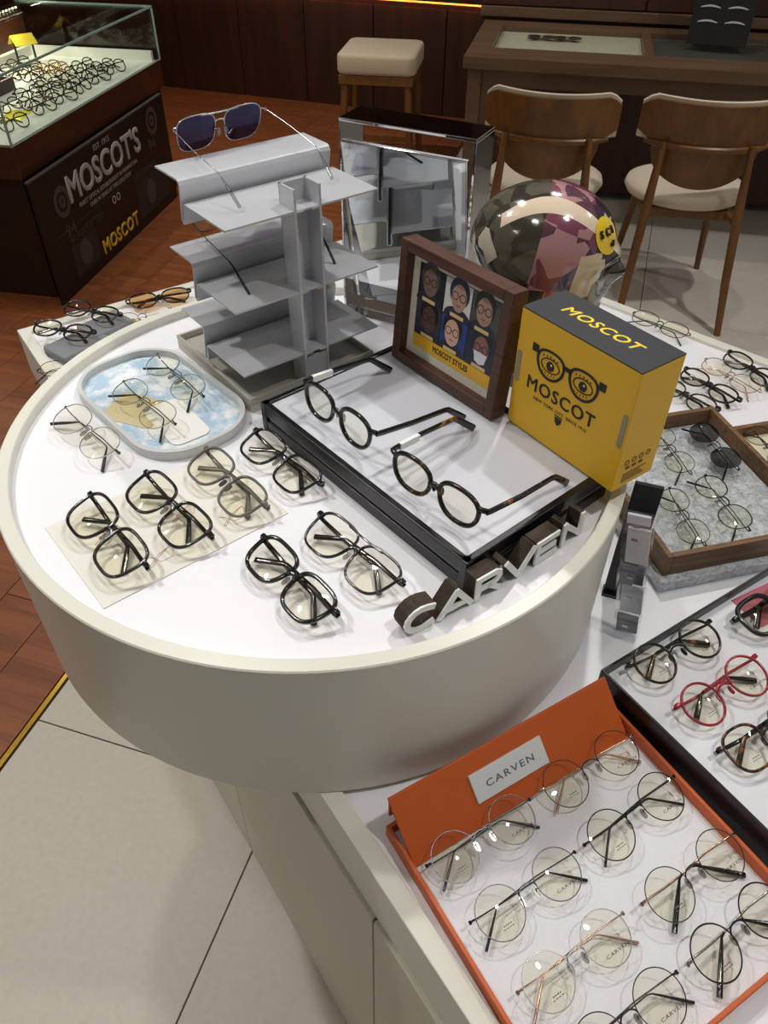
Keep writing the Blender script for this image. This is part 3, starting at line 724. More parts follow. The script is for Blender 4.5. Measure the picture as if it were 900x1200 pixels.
# ---------------------------------------------------------------- collaged mannequin head
def collage_mat():
    m, nt, b = new_mat('magazine_collage'); L = nt.links; N = nt.nodes
    tc = N.new('ShaderNodeTexCoord'); sep = N.new('ShaderNodeSeparateXYZ'); L.new(tc.outputs['Object'], sep.inputs[0])
    X, Y, Z = sep.outputs
    def math_(op, a, b_=None, c=None):
        n = N.new('ShaderNodeMath'); n.operation = op
        for i, v in enumerate((a, b_, c)):
            if v is None: continue
            if isinstance(v, (int, float)): n.inputs[i].default_value = v
            else: L.new(v, n.inputs[i])
        return n.outputs[0]
    def mixc(f, a, c):
        n = N.new('ShaderNodeMix'); n.data_type = 'RGBA'; L.new(f, n.inputs[0])
        for i, v in ((6, a), (7, c)):
            if isinstance(v, tuple): n.inputs[i].default_value = v
            else: L.new(v, n.inputs[i])
        return n.outputs[2]
    vo = N.new('ShaderNodeTexVoronoi'); vo.inputs['Scale'].default_value = 24; L.new(tc.outputs['Object'], vo.inputs['Vector'])
    v2 = N.new('ShaderNodeTexVoronoi'); v2.inputs['Scale'].default_value = 40; L.new(tc.outputs['Object'], v2.inputs['Vector'])
    hs = N.new('ShaderNodeSeparateColor'); L.new(vo.outputs['Color'], hs.inputs[0])
    h2 = N.new('ShaderNodeSeparateColor'); L.new(v2.outputs['Color'], h2.inputs[0])
    g = math_('ADD', math_('MULTIPLY', hs.outputs[0], .7), math_('MULTIPLY', h2.outputs[1], .3))
    rp = N.new('ShaderNodeValToRGB'); e = rp.color_ramp.elements
    rp.color_ramp.interpolation = 'CONSTANT'
    e[0].color = lin((34, 33, 28)); e[0].position = 0
    for p, c in ((.3, (58, 55, 44)), (.48, (86, 82, 70)), (.62, (48, 46, 40)), (.74, (196, 190, 170))):
        k = e.new(p); k.color = lin(c)
    e[-1].position = .86; e[-1].color = lin((66, 62, 52))
    L.new(g, rp.inputs[0]); colr = rp.outputs[0]
    rp2 = N.new('ShaderNodeValToRGB'); e2 = rp2.color_ramp.elements; rp2.color_ramp.interpolation = 'CONSTANT'
    e2[0].color = lin((90, 56, 70)); e2[1].position = .35; e2[1].color = lin((172, 128, 130)); k = e2.new(.6); k.color = lin((120, 66, 84)); k = e2.new(.8); k.color = lin((60, 44, 60))
    L.new(g, rp2.inputs[0])
    def between(v, a, b_): return math_('MULTIPLY', math_('GREATER_THAN', v, a), math_('LESS_THAN', v, b_))
    xs = math_('ADD', X, math_('MULTIPLY', Z, -.15))
    mauve = math_('MULTIPLY', between(xs, -.012, .056), math_('GREATER_THAN', Z, -.032))
    colr = mixc(mauve, colr, rp2.outputs[0])
    red = math_('MULTIPLY', between(xs, .012, .040), math_('LESS_THAN', Z, -.032))
    colr = mixc(red, colr, lin((176, 62, 58)))
    zz = math_('SUBTRACT', Z, math_('SUBTRACT', .060, math_('MULTIPLY', math_('POWER', math_('ABSOLUTE', math_('ADD', X, .0)), 2), 7.0)))
    band = math_('MULTIPLY', between(zz, -.006, .006), math_('GREATER_THAN', X, -.055))
    colr = mixc(band, colr, lin((226, 206, 180)))
    wedge = math_('MULTIPLY', between(xs, .040, .066), between(Z, -.045, .012))
    colr = mixc(wedge, colr, lin((205, 186, 150)))
    b.inputs['Roughness'].default_value = .16; b.inputs['Coat Weight'].default_value = .7; b.inputs['Coat Roughness'].default_value = .06
    L.new(colr, b.inputs['Base Color'])
    n = N.new('ShaderNodeTexNoise'); n.inputs['Scale'].default_value = 45; L.new(tc.outputs['Object'], n.inputs['Vector'])
    bp = N.new('ShaderNodeBump'); bp.inputs['Strength'].default_value = .25; bp.inputs['Distance'].default_value = .004
    L.new(n.outputs['Fac'], bp.inputs['Height']); L.new(bp.outputs['Normal'], b.inputs['Normal'])
    return m
HC = Vector((.196, .925))
hd = thing('mannequin_head', 'mannequin head covered in glossy magazine clippings behind the yellow box', 'mannequin head', (HC.x, HC.y, ZD), R(-10))
HZ = 1.166 - ZD                                           # height of the widest level above the drum
def head_mesh():
    m = MB(); nz, na = 46, 56; rows = []
    def prof(z):
        # z relative to the widest level -> (front, back, half width, centre x)
        if z > 0: t = min(1, z / .072); s_ = math.sqrt(max(0, 1 - t * t)); return .086 * s_, .092 * s_, .072 * s_
        t = -z
        if t < .09:
            k = t / .09
            return .086 - .012 * k, .092 - .034 * k - .02 * k * k, .072 - .016 * k * k - .008 * k
        k = min(1, (t - .09) / .025)
        f = .074 + (.038 - .074) * (k * k * (3 - 2 * k)); bk = .038 + (.05 - .038) * k; w = .048 + (.046 - .048) * k
        k2 = max(0, (t - .115) / .065)
        return f + .012 * k2, bk + .006 * k2, w + .008 * k2
    for i in range(nz + 1):
        u = i / nz
        z = -HZ + (HZ + .0718) * (1 - (1 - u) ** 1.25)
        f, bk, w = prof(z); row = []
        for j in range(na):
            a = 2 * PI * j / na; c, s_ = math.cos(a), math.sin(a)
            x = (f if c > 0 else bk) * c; y = w * s_
            if c > .55:
                g = math.exp(-((a if a < PI else a - 2 * PI) / .17) ** 2)
                x += .022 * g * math.exp(-((z + .030) / .016) ** 2)          # nose
                x += .007 * math.exp(-((z + .004) / .009) ** 2) * c           # brow
                x -= .007 * math.exp(-((z + .014) / .007) ** 2) * math.exp(-((abs(a if a < PI else a - 2 * PI) - .36) / .2) ** 2)   # eye sockets
                x += .008 * math.exp(-((z + .054) / .008) ** 2) * math.exp(-((a if a < PI else a - 2 * PI) / .35) ** 2)        # lips
                x += .006 * math.exp(-((z + .078) / .012) ** 2) * math.exp(-((a if a < PI else a - 2 * PI) / .4) ** 2)         # chin
            row.append(Vector((x, y, z)))
        rows.append(row)
    vs = [p for r_ in rows for p in r_]; fs = []
    for i in range(nz):
        for j in range(na):
            j2 = (j + 1) % na; fs.append((i * na + j, i * na + j2, (i + 1) * na + j2, (i + 1) * na + j))
    fs.append(tuple(range(na - 1, -1, -1))); fs.append(tuple(range(nz * na, nz * na + na)))
    return m.add(vs, fs)
ho = head_mesh().build('head', collage_mat(), hd, True, loc=(0, 0, HZ), angle=80)
# yellow round sticker on the temple, laid onto the skull surface
from mathutils.bvhtree import BVHTree
bv = BVHTree.FromPolygons([v.co.copy() for v in ho.data.vertices], [tuple(p.vertices) for p in ho.data.polygons])
def on_head(az, el, lift):
    d = Vector((math.cos(az) * math.cos(el), math.sin(az) * math.cos(el), math.sin(el)))
    h, n_, _, _ = bv.ray_cast(d * .4, -d)
    if n_.dot(d) < 0: n_ = -n_
    return h + n_ * lift, n_
AZ, EL, RA = R(-25), R(20), R(15.5)
vs = [on_head(AZ, EL, .0012)[0]]; fs = [(0, 1 + k, 1 + (k + 1) % 24) for k in range(24)]
for q in range(1, 7):
    for k in range(24): vs.append(on_head(AZ + RA * q / 6 * math.cos(2 * PI * k / 24), EL + RA * q / 6 * math.sin(2 * PI * k / 24), .0012)[0])
for q in range(5):
    for k in range(24): fs.append((1 + q * 24 + k, 1 + (q + 1) * 24 + k, 1 + (q + 1) * 24 + (k + 1) % 24, 1 + q * 24 + (k + 1) % 24))
so = MB().add(vs, fs).build('yellow_sticker', plain('sticker_yellow', (236, 200, 40), .2, coat=.6), hd, True, loc=(0, 0, HZ))
def on_sticker(body, size, daz, del_):
    p_, n_ = on_head(AZ + daz, EL + del_, .0026)
    tx = Vector((0, 0, 1)).cross(n_).normalized(); ty = n_.cross(tx)
    text('sticker_lettering', body, size, M_ink, so, plane_matrix(p_, tx, ty), extrude=.0012, sx=.75, offset=.0003)
on_sticker('S', .013, R(-9), R(2)); on_sticker('C', .013, R(-1), R(2)); on_sticker('I', .013, R(6), R(2)); on_sticker('of', .009, R(3), R(-8))

# ---------------------------------------------------------------- counter: orange tray
ot = thing('orange_tray', 'orange leatherette tray lined in white holding thin round glasses', 'tray', (.004, .361, ZC), R(31))
OW, OL, OH = .301, .293, .021
q = [(0, -OL), (OW, -OL), (OW, 0), (0, 0)]
MB().ring(q, inset(q, .0045), 0, OH).build('wall', M_orange, ot, bevel=.001)
MB().prism(inset(q, .0044), 0, .005).build('lining', M_lining, ot)
hp = [(.004, .0045), (-.006, .062), (-.010, .0625), (-.004, .0045)]
def header_prism(x0, x1, pts):
    m = MB(); n_ = len(pts)
    vs = [Vector((x, y, z)) for x in (x0, x1) for y, z in pts]
    return m.add(vs, [tuple(range(n_)), tuple(range(2 * n_ - 1, n_ - 1, -1))] + [(i, n_ + i, n_ + (i + 1) % n_, (i + 1) % n_) for i in range(n_)])
M_hy = (-.047, .0075); M_ht = (.006, .060)               # foot and top of the sloping header board
header_prism(.006, OW - .008, [M_hy, M_ht, (.0085, .0585), (-.0435, .0055)]).build('header_board', M_orange, ot, bevel=.0008)
header_prism(.008, OW - .010, [(.0085, .0575), (.0085, .022), (.006, .022), (.006, .0575)]).build('header_back', M_orange, ot)
hv = (Vector((0, M_ht[0], M_ht[1])) - Vector((0, M_hy[0], M_hy[1])))
hl = hv.length; hv.normalize()
HP = plane_matrix(Vector((.0, M_hy[0], M_hy[1])), (1, 0, 0), hv)
lab = MB().box(.093, .187, .024, .055, .0001, .0035, HP).build('nameplate', plain('white_nameplate', (222, 224, 222), .4), ot, bevel=.0006)
text('nameplate_lettering', 'CARVEN', .0105, M_inkgrey, lab, HP @ Matrix.Translation((.14, .0385, .0037)), extrude=.0001, sx=1.35, space=1.25, offset=.0001)
GO = 'thin round glasses in the orange tray'
ZT = ZC + .0052
def rnd(lbl, x, y, hdg, sp, a=.0245, mr_=M_gun, mt=None, mp=None, **k):
    d = wi(mrim=mr_, mtemple=mt or mr_, mtip=mp or mt or mr_)
    d.update(k)
    return spectacles('spectacles', lbl, x, y, ZT, hdg, sp, a, a * .98, 2.0, .02, tilt=13, print_='CARVEN', group=GO, **d)
rnd('thin grey round wire glasses just under the white nameplate', .103, .348, 32.2, .0715)
rnd('brown metal round glasses in the far corner of the orange tray', .226, .425, 30.4, .0720, .0250, M_bmetal, M_rose, M_rose)
rnd('thin dark grey round wire glasses second along the tray edge', .141, .295, 31.4, .0690, .0245, M_gun, M_bmetal)
rnd('black metal round glasses with black temples beside the black tray', .262, .373, 34.2, .0735, .0250, M_bmetal, M_bmetal, rw=.0013, tw=.0022)
rnd('rose gold round glasses with thick black temple tips', .304, .3125, 32.1, .0705, .0245, M_gun, M_rose, M_acet, tip_h=.0052, tw=.0022, th=.0018, temple=.072, tip=.05)
rnd('thin pale gold round wire glasses in the orange tray', .177, .238, 31.8, .0680, .0242, M_silver, M_rose, M_rose)
rnd('silver round glasses with thick black temple tips by the tray corner', .330, .2615, 33.4, .0670, .0240, M_gun, M_silver, M_acet, tip_h=.0052, tw=.0022, th=.0018, temple=.072, tip=.05, rw=.0016)
rnd('thin grey round wire glasses cut off at the front tray edge', .214, .190, 31.2, .0668, .0240, M_gun)

# ---------------------------------------------------------------- counter: black tray
bt = thing('black_tray', 'black lacquer tray lined in white holding thick acetate glasses', 'tray', (.254, .537, ZC), R(33))
KW, KL, KH = .34, .36, .046
q = [(0, -KL), (KW, -KL), (KW, 0), (0, 0)]
MB().ring(q, inset(q, .0035), 0, KH).build('wall', M_black, bt, bevel=.0008)
MB().prism(inset(q, .0034), 0, .032).build('lining', M_lining, bt)
ZBt = ZC + .0322
GB = 'acetate glasses in the black tray'
d_ = ac(tw=.003, th=.0024, tip_h=.0062)
spectacles('spectacles', 'dark brown round acetate glasses with amber tips in the black tray', .350, .562, ZBt, 29.9, .0730, .0250, .0245, 2.0, .04, **ac(mrim=M_acet_brown, mtip=M_horn, mtemple=M_acet_brown, rw=.0026, tw=.0032, tip_h=.0068), tilt=13, print_='CARVEN', group=GB)
spectacles('spectacles', 'red round metal glasses with black temple tips in the black tray', .389, .508, ZBt, 31.8, .0730, .0250, .0245, 2.0, .04, **ac(mrim=M_red, mtemple=M_red, mtip=M_acet, rw=.0026, tw=.0034, tip_h=.0068), tilt=13, print_='CARVEN', group=GB)
spectacles('spectacles', 'amber tortoise angular acetate glasses with black temples in the black tray', .420, .452, ZBt, 28.8, .0700, .0250, .0235, 2.6, .08, **ac(mrim=M_horn, mtemple=M_acet, mtip=M_horn, rw=.003), tilt=13, print_='CARVEN', group=GB)
spectacles('spectacles', 'thick black acetate glasses lying on a pink leaflet in the black tray', .498, .637, ZBt + .0008, 32.8, .0740, .0275, .0235, 2.8, .10, **ac(rw=.0058, rd=.005, tw=.0066, tip_h=.0085), tilt=16, group=GB, cat='glasses')
tag(MB().box(-.035, .035, -.025, .025, 0, .0006).build('pink_leaflet', plain('pink_leaflet', (176, 92, 104), .6), None, loc=(.492, .651, ZBt), rz=R(28)), 'pink leaflet lying in the corner of the black tray', 'leaflet')
spectacles('spectacles', 'black round glasses peeking out beside the front of the orange tray', .395, .200, ZC, 32, .07, .0245, .0240, 2.0, .02, **wi(mrim=M_bmetal), tilt=13)

# ---------------------------------------------------------------- counter: wooden trays
TR = R(14.5)
e1 = Vector((math.cos(TR), math.sin(TR))); e2 = Vector((e1.y, -e1.x))
TCn = Vector((.462, .8875))
sl = thing('acrylic_slab', 'rippled clear acrylic slab lifting the wooden tray', 'riser', (TCn.x, TCn.y, ZC), TR)
MB().box(-.133, .132, -.162, .148, 0, .0185).build('block', M_ripple, sl, bevel=.002)
MB().box(-.137, .136, -.166, .152, 0, .002).build('foot_plate', M_acrylic, sl)
def wood_tray(name, label, cx, cy, z, w, l, h, lining, wall=.0085):
    t = thing(name, label, 'tray', (cx, cy, z), TR)
    for sx in (-1, 1):
        x0 = sx * w / 2; x1 = x0 - sx * wall
        MB().box(min(x0, x1), max(x0, x1), -l / 2, l / 2, 0, h).build('side_board', M_traywood, t, bevel=.001)
        y0 = sx * l / 2; y1 = y0 - sx * wall
        o = MB().box(-w / 2 + wall, w / 2 - wall, min(y0, y1), max(y0, y1), 0, h).build('end_board', M_traywood, t, bevel=.001)
    MB().box(-w / 2 + wall, w / 2 - wall, -l / 2 + wall, l / 2 - wall, 0, .004).build('base_board', M_traywood, t)
    MB().box(-w / 2 + wall + .001, w / 2 - wall - .001, -l / 2 + wall + .001, l / 2 - wall - .001, .004, .010).build('lining', lining, t)
    return t
ZW = ZC + .0187
wood_tray('wooden_tray', 'brown wooden tray with a rippled clear acrylic floor', TCn.x, TCn.y, ZW, .251, .300, .036, M_ripple)
p2 = Vector((.560, 1.036)) + e1 * .105 + e2 * .13
wood_tray('wooden_tray', 'brown wooden tray lined in cream next to the table edge', p2.x, p2.y, ZC, .21, .26, .030, plain('cream_lining', (226, 220, 200), .85))
ZWg = ZW + .0102
GW = 'wire glasses in the rippled wooden tray'
def wt(lbl, x, y, hdg, mr_, lens=None, **k):
    d = wi(mrim=mr_); d.update(k)
    return spectacles('spectacles', lbl, x, y, ZWg, hdg, .066, .0235, .0205, 2.2, .05, tilt=13, lens=lens, group=GW, **d)
wt('thin grey wire glasses partly behind the yellow box in the wooden tray', .447, .955, -80, M_gun)
wt('black browline wire glasses in the middle of the wooden tray', .490, .832, -78, M_bmetal, rw=.002)
wt('black wire glasses by the tray corner nearest the acrylic blocks', .424, .802, -82, M_bmetal)
wt('dark tinted wire glasses along the far side of the wooden tray', .520, .966, -78, M_bmetal, M_sungrey)
spectacles('spectacles', 'black wire glasses in the cream lined wooden tray', .622, .985, ZC + .0102, -78, .066, .0235, .0205, 2.2, .05, tilt=13, **wi(mrim=M_bmetal, tw=.002))

# ---------------------------------------------------------------- clear acrylic bar and black panel by the drum
ac_ = thing('acrylic_bar', 'clear acrylic display bar of stacked blocks leaning on the drum', 'display bar', (.312, .624, ZC), R(-27))
AM = Matrix.Rotation(R(-8.0), 4, 'Y')
zz = 0
for i, (h_, kind) in enumerate(((.036, 1), (.050, 0), (.034, 1), (.060, 0), (.020, 0))):
    x_ = .002 * (i % 2)
    MB().box(-.016 + x_, .016 + x_, -.009, .009, zz + .0025, zz + h_ - .0006).xf(AM).build('acrylic_block', M_acrylic, ac_, bevel=.0008)
    if kind: MB().box(-.013 + x_, .013 + x_, .0035, .0075, zz + .004, zz + h_ - .003).xf(AM).build('grey_insert', M_acrylicgrey, ac_)
    else: MB().box(-.013 + x_, .013 + x_, .0035, .0075, zz + .004, zz + h_ - .003).xf(AM).build('white_insert', M_lining, ac_)
    MB().box(-.0035, .0035, -.0100, -.0091, zz + h_ - .010, zz + h_ - .0065).xf(AM).build('clip', M_silver, ac_)
    zz += h_
pn = thing('display_plaque', 'black plaque standing between the drum and the wooden tray', 'plaque', (.318, .694, ZC), R(-20))
MB().box(-.020, .014, -.003, .003, 0, .195).build('board', M_black, pn, bevel=.001)
MB().box(-.021, .015, -.010, .010, 0, .004).build('foot', M_black, pn, bevel=.001)

# ---------------------------------------------------------------- counter: things behind the drum
GL = 'glasses at the left end of the counter'
def grey_case(lbl, x, y, rz, w=.105, d=.07, h=.02):
    t = thing('eyewear_case', lbl, 'case', (x, y, ZC), R(rz))
    MB().box(-w / 2, w / 2, -d / 2, d / 2, 0, h * .55).build('case_base', plain('grey_case', (128, 130, 134), .35), t, bevel=.002)
    MB().box(-w / 2, w / 2, -d / 2, d / 2, h * .56, h).build('case_lid', plain('grey_case', (128, 130, 134), .35), t, bevel=.002)
grey_case('grey flat case under black glasses near the counter corner', -.598, 1.318, 52)
grey_case('grey flat case under black glasses beside the amber tag', -.562, 1.388, 50, .09, .065, .022)
spectacles('spectacles', 'black acetate glasses lying on the grey case near the counter corner', -.625, 1.330, ZC + .0203, -15, .066, .0265, .0215, 2.4, .08, **ac(), group=GL)
spectacles('spectacles', 'black acetate glasses lying on the grey case further back', -.590, 1.402, ZC + .0223, -20, .066, .0265, .0215, 2.4, .08, **ac(), group=GL)
spectacles('spectacles', 'amber tinted black glasses lying against the back counter rim', -.479, 1.505, ZC, 22, .068, .0275, .0225, 2.4, .08, **ac(rw=.0024), lens=clear('amber_lens', (232, 190, 140), .04, .02), group=GL)
spectacles('spectacles', 'thin gold glasses lying behind the drum rim beside the amber pair', -.495, 1.420, ZC, 30, .066, .025, .0215, 2.2, .05, **wi(mrim=M_gold), group=GL)
spectacles('spectacles', 'silver wire glasses tucked between the grey case and drum rim', -.585, 1.235, ZC, 25, .062, .022, .0195, 2.2, .05, **wi(mrim=M_gun), group=GL)
tag(MB().box(-.012, .012, -.008, .008, 0, .0015).build('amber_tag', plain('amber_tag', (196, 150, 70), .5), None, loc=(-.527, 1.432, ZC), rz=R(40)), 'small amber tag lying beside the grey case', 'tag')
GR = 'glasses on the counter behind the yellow box'
spectacles('spectacles', 'grey metal glasses lying along the far counter rim', .555, 1.405, ZC, -44.7, .066, .0265, .0215, 2.3, .06, **wi(mrim=M_gun, rw=.0018, tw=.0022), group=GR)
spectacles('spectacles', 'black acetate glasses next to the counter rim near the chair leg', .683, 1.240, ZC, -62, .066, .0265, .0215, 2.3, .08, **ac(rw=.003), group=GR)
spectacles('spectacles', 'clear rose gold glasses between two black pairs on the counter', .636, 1.216, ZC, -58.5, .066, .0265, .0215, 2.3, .06, **wi(mrim=M_rose, rw=.0016, tw=.002), group=GR)
spectacles('spectacles', 'black acetate glasses with thick temples behind the wooden tray corner', .586, 1.183, ZC, -56.7, .064, .025, .0205, 2.3, .08, **ac(rw=.003), group=GR)
spectacles('spectacles', 'black thin rimmed glasses half hidden by the yellow box', .535, 1.150, ZC, -52, .064, .025, .0205, 2.3, .08, **ac(rw=.0024), group=GR)

# ---------------------------------------------------------------- glass showcase
CRZ = math.atan2(1.37, .25)
sh = thing('glass_showcase', 'brown wooden showcase with a glass top full of black glasses', 'showcase', (-1.395, 3.02, 0), CRZ)
SL, SD = 1.393, .72
MB().box(.03, SL - .01, .02, SD - .02, 0, .5).build('plinth', M_casedark, sh, bevel=.003)
MB().box(0, SL, 0, SD, .5, .62).build('wood_band', M_case, sh, bevel=.003)
MB().box(.02, SL - .02, .015, SD - .02, .62, .6215).build('white_floor', plain('case_white', (226, 226, 214), .6), sh)
MB().box(SL - .05, SL - .03, .02, SD - .02, .6215, .665).box(.02, SL - .05, SD - .05, SD - .021, .6215, .665).build('white_kerb', plain('case_white', (226, 226, 214), .6), sh)
gz0, gz1, gt = .62, .85, .006
for nm, (x0, x1, y0, y1, z0, z1) in dict(front=(0, SL, 0, gt, gz0, gz1 - gt), near=(0, gt, gt, SD, gz0, gz1 - gt), far=(SL - gt, SL, gt, SD, gz0, gz1 - gt), top=(0, SL, 0, SD, gz1 - gt, gz1)).items():
    MB().box(x0, x1, y0, y1, z0, z1).build('glass_pane', M_glassg, sh)
ge = plain('green_glass_edge', (150, 175, 165), .15)
for (x0, x1, y0, y1, z0, z1) in ((-.002, SL + .002, -.003, .003, gz1 - .007, gz1 + .001), (-.003, .004, -.003, .004, gz0, gz1), (SL - .004, SL + .003, -.003, .004, gz0, gz1), (0, SL, -.002, .003, gz0, gz0 + .004), (-.002, .004, 0, SD, gz1 - .007, gz1 + .001), (SL - .004, SL + .002, 0, SD, gz1 - .007, gz1 + .001)):
    MB().box(x0, x1, y0, y1, z0, z1).build('glass_edge', ge, sh)
MB().box(.0, SL, SD - .02, SD, .62, .84).build('back_board', M_case, sh)
M_ledw = plain('case_led', (255, 248, 205), .5, emit=(255, 244, 190), estr=14)
ls = MB().box(.03, SL - .03, SD - .034, SD - .022, .825, .833).build('light_strip', M_casedark, sh)
lb = MB().box(-.005, .005, -.001, .001, -.003, .003).mesh('led_bead')
for i in range(46): link('led_bead', lb, M_ledw, ls, (.05 + i * .0285, SD - .0352, .829))
l = bpy.data.lights.new('showcase_strip_light', 'AREA'); l.shape = 'RECTANGLE'; l.size = SL - .1; l.size_y = .012; l.energy = 6.5; l.color = (1, .96, .8)
o = bpy.data.objects.new('showcase_strip_light', l); COL.objects.link(o)
cp = Vector((-1.395, 3.02, .82)) + Matrix.Rotation(CRZ, 3, 'Z') @ Vector((SL / 2, SD - .06, 0)); o.location = cp
o.rotation_euler = (Matrix.Rotation(CRZ, 4, 'Z') @ Matrix.Rotation(R(-35), 4, 'X')).to_euler()
CM = Matrix.Translation((-1.395, 3.02, 0)) @ Matrix.Rotation(CRZ, 4, 'Z')
def cw_(x, y): p = CM @ Vector((x, y, 0)); return p.x, p.y
# poster board on the showcase front
po = thing('poster_board', 'black advertising board with white and yellow lettering against the showcase', 'poster', (-1.372, 2.985, 0), CRZ)
PWd, PHt = 1.27, .5
MB().box(0, PWd, -.012, 0, 0, PHt).build('board', plain('black_poster', (16, 15, 15), .4), po, bevel=.001)
MB().box(-.001, PWd + .001, -.013, .001, PHt, PHt + .006).build('edge_strip', plain('grey_edge', (88, 84, 80), .5), po)
pwht = plain('poster_white', (172, 168, 164), .5); pgr = plain('poster_grey', (70, 66, 64), .5); pdk = plain('poster_dark_grey', (42, 39, 38), .5); pyl = plain('poster_yellow_print', (214, 168, 20), .5)
def ptext(s, x, z, size, mat, **k): text('poster_lettering', s, size, mat, po, plane_matrix((x, -.0122, z), (1, 0, 0), (0, 0, 1)), extrude=.0002, **k)
ptext("MOSCOT'S", .60, .382, .148, pwht, sx=1.0, offset=.004)
ptext('EST. 1915', .60, .470, .032, pwht, sx=1.2)
ptext('FINEST OPTICAL ESTABLISHMENT IN MANHATTAN', .60, .305, .026, pwht, sx=.98)
ptext('OVER 94 YEARS AT THIS LOCATION', .60, .275, .026, pwht, sx=.98)
ptext('94', .20, .245, .075, pgr, sx=1.2); ptext('94', 1.08, .32, .075, pgr, sx=1.2)
ptext('GLASSES FITTED', .33, .205, .042, pgr, sx=1.0); ptext('EYES EXAMINED', .96, .235, .036, pgr, sx=1.0)
ptext('MOSCOT', .60, .070, .085, pyl, sx=1.0, offset=.003, space=1.1)
FPo = plane_matrix((0, -.0122, 0), (1, 0, 0), (0, 0, 1))
for cx, cz in ((.19, .365), (1.12, .42)):
    MB().ring(circle(.062, 28, cx, cz), circle(.040, 28, cx, cz), 0, .0003, FPo).ring(circle(.026, 20, cx, cz), circle(.008, 20, cx, cz), 0, .0003, FPo).build('eye_emblem', pgr, po)
MB().box(.16, .38, .05, .185, 0, .0003, FPo).build('photo_print', pdk, po)
MB().box(.82, 1.2, .05, .215, 0, .0003, FPo).build('photo_print', pdk, po)
MB().prism(circle(.05, 20, .27, .12, .055), .0003, .0006, FPo).build('portrait_print', pgr, po)
MB().prism(circle(.05, 20, .98, .13, .06), .0003, .0006, FPo).build('portrait_print', pgr, po)
MB().ring(circle(.018, 18, .60, .225), circle(.012, 18, .60, .225), 0, .0004, FPo).ring(circle(.018, 18, .645, .225), circle(.012, 18, .645, .225), 0, .0004, FPo).build('spectacles_emblem', pwht, po)
MB().box(.05, 1.2, .252, .2535, 0, .0003, FPo).build('rule_line', pgr, po)
# things in the showcase
GS = 'glasses crowded in the showcase'
rs = random.Random(3)
spots = [(.20, .10), (.24, .24)] + [(.43 + .165 * c + .05 * (r % 2), .10 + .078 * r) for r in range(3) for c in range(5)] + [(.84 + .165 * c + .05 * (r % 2), .334 + .078 * r) for r in range(4) for c in range(2)]
for i, (x, y) in enumerate(spots):
    wx, wy = cw_(x, y)
    amber = i in (18, 20)
    spectacles('spectacles', 'amber rimmed glasses among the black pairs in the glass showcase' if amber else 'black rimmed glasses upright on the white floor of the glass showcase', wx, wy, .6218, math.degrees(CRZ) - 12 + rs.uniform(-14, 14), .076, .030, .0275, 2.3, .08,
               **ac(mrim=M_gold if amber else M_acet, rw=.0045, rd=.0045), pose='folded', tilt=rs.choice((40, 50, 58)), pads=False, seg=24, group=GS)
ys = thing('yellow_tent_sign', 'small yellow tent sign on black legs inside the showcase', 'sign', (*cw_(1.18, .60), .6218), CRZ + R(-35))
tv = header_prism(-.055, .055, [(-.045, .085), (0, .125), (.045, .085), (.042, .083), (0, .121), (-.042, .083)])
tv.build('roof_card', M_brightyel, ys)
for sx in (-.045, .045): MB().box(sx - .004, sx + .004, -.004, .004, 0, .118).build('leg', M_black, ys)
tag(MB().box(-.08, .08, -.05, .05, 0, .0015).build('yellow_leaflet', plain('lime_leaflet', (226, 218, 20), .5), None, loc=(*cw_(.36, .20), .6218), rz=CRZ + R(10)), 'bright yellow leaflet on the showcase floor', 'leaflet')
bxw = thing('wooden_box', 'open dark wooden box with wire glasses inside the showcase', 'box', (*cw_(.58, .50), .6218), CRZ)
q = [(-.16, -.09), (.16, -.09), (.16, .09), (-.16, .09)]
MB().ring(q, inset(q, .01), 0, .05).build('wall', M_case, bxw, bevel=.001); MB().prism(inset(q, .009), 0, .006).build('base', M_casedark, bxw)
GX = 'silver glasses in the wooden box'
for i in range(2):
    wx, wy = cw_(.52 + .12 * i, .50)
    spectacles('spectacles', 'silver wire glasses in the wooden box inside the showcase', wx, wy, .6282, math.degrees(CRZ) + 10, .066, .024, .021, 2.2, .05, **wi(mrim=M_silver, rw=.0016), pads=False, seg=24, tilt=30, group=GX)

# ---------------------------------------------------------------- consulting table, display board, chairs, stool
tb_ = thing('consulting_table', 'brown wooden consulting table with glass insets against the panelled wall', 'table', (.326, 3.738, 0), TRZ)
TL, TD, TZ = 2.5, .80, .78
top = MB().box(0, TL, 0, .20, TZ - .045, TZ).box(0, TL, .68, TD, TZ - .045, TZ).box(0, .10, .20, .68, TZ - .045, TZ).box(.76, .80, .20, .68, TZ - .045, TZ).box(1.5, 1.56, .2, .68, TZ - .045, TZ).box(2.3, TL, .2, .68, TZ - .045, TZ)
top.build('table_top', M_tablewood, tb_)
for (x0, x1, c) in ((.10, .76, (232, 228, 204)), (.80, 1.5, (92, 94, 90)), (1.56, 2.3, (92, 94, 90))):
    MB().box(x0 + .001, x1 - .001, .201, .679, TZ - .007, TZ - .001).build('glass_pane', M_tableglass, tb_)
    MB().box(x0 + .001, x1 - .001, .201, .679, TZ - .045, TZ - .025).build('inset_tray', plain('inset_%d' % c[0], c, .6), tb_)
for x in (.02, TL - .09):
    for y in (.03, TD - .1): MB().box(x, x + .06, y, y + .06, 0, TZ - .045).build('leg', M_tablewood, tb_, bevel=.002)
MB().box(.08, TL - .09, .05, .08, TZ - .12, TZ - .045).build('apron', M_tablewood, tb_)
MB().box(.08, TL - .09, .62, .64, .05, TZ - .06).build('modesty_panel', M_panel, tb_)
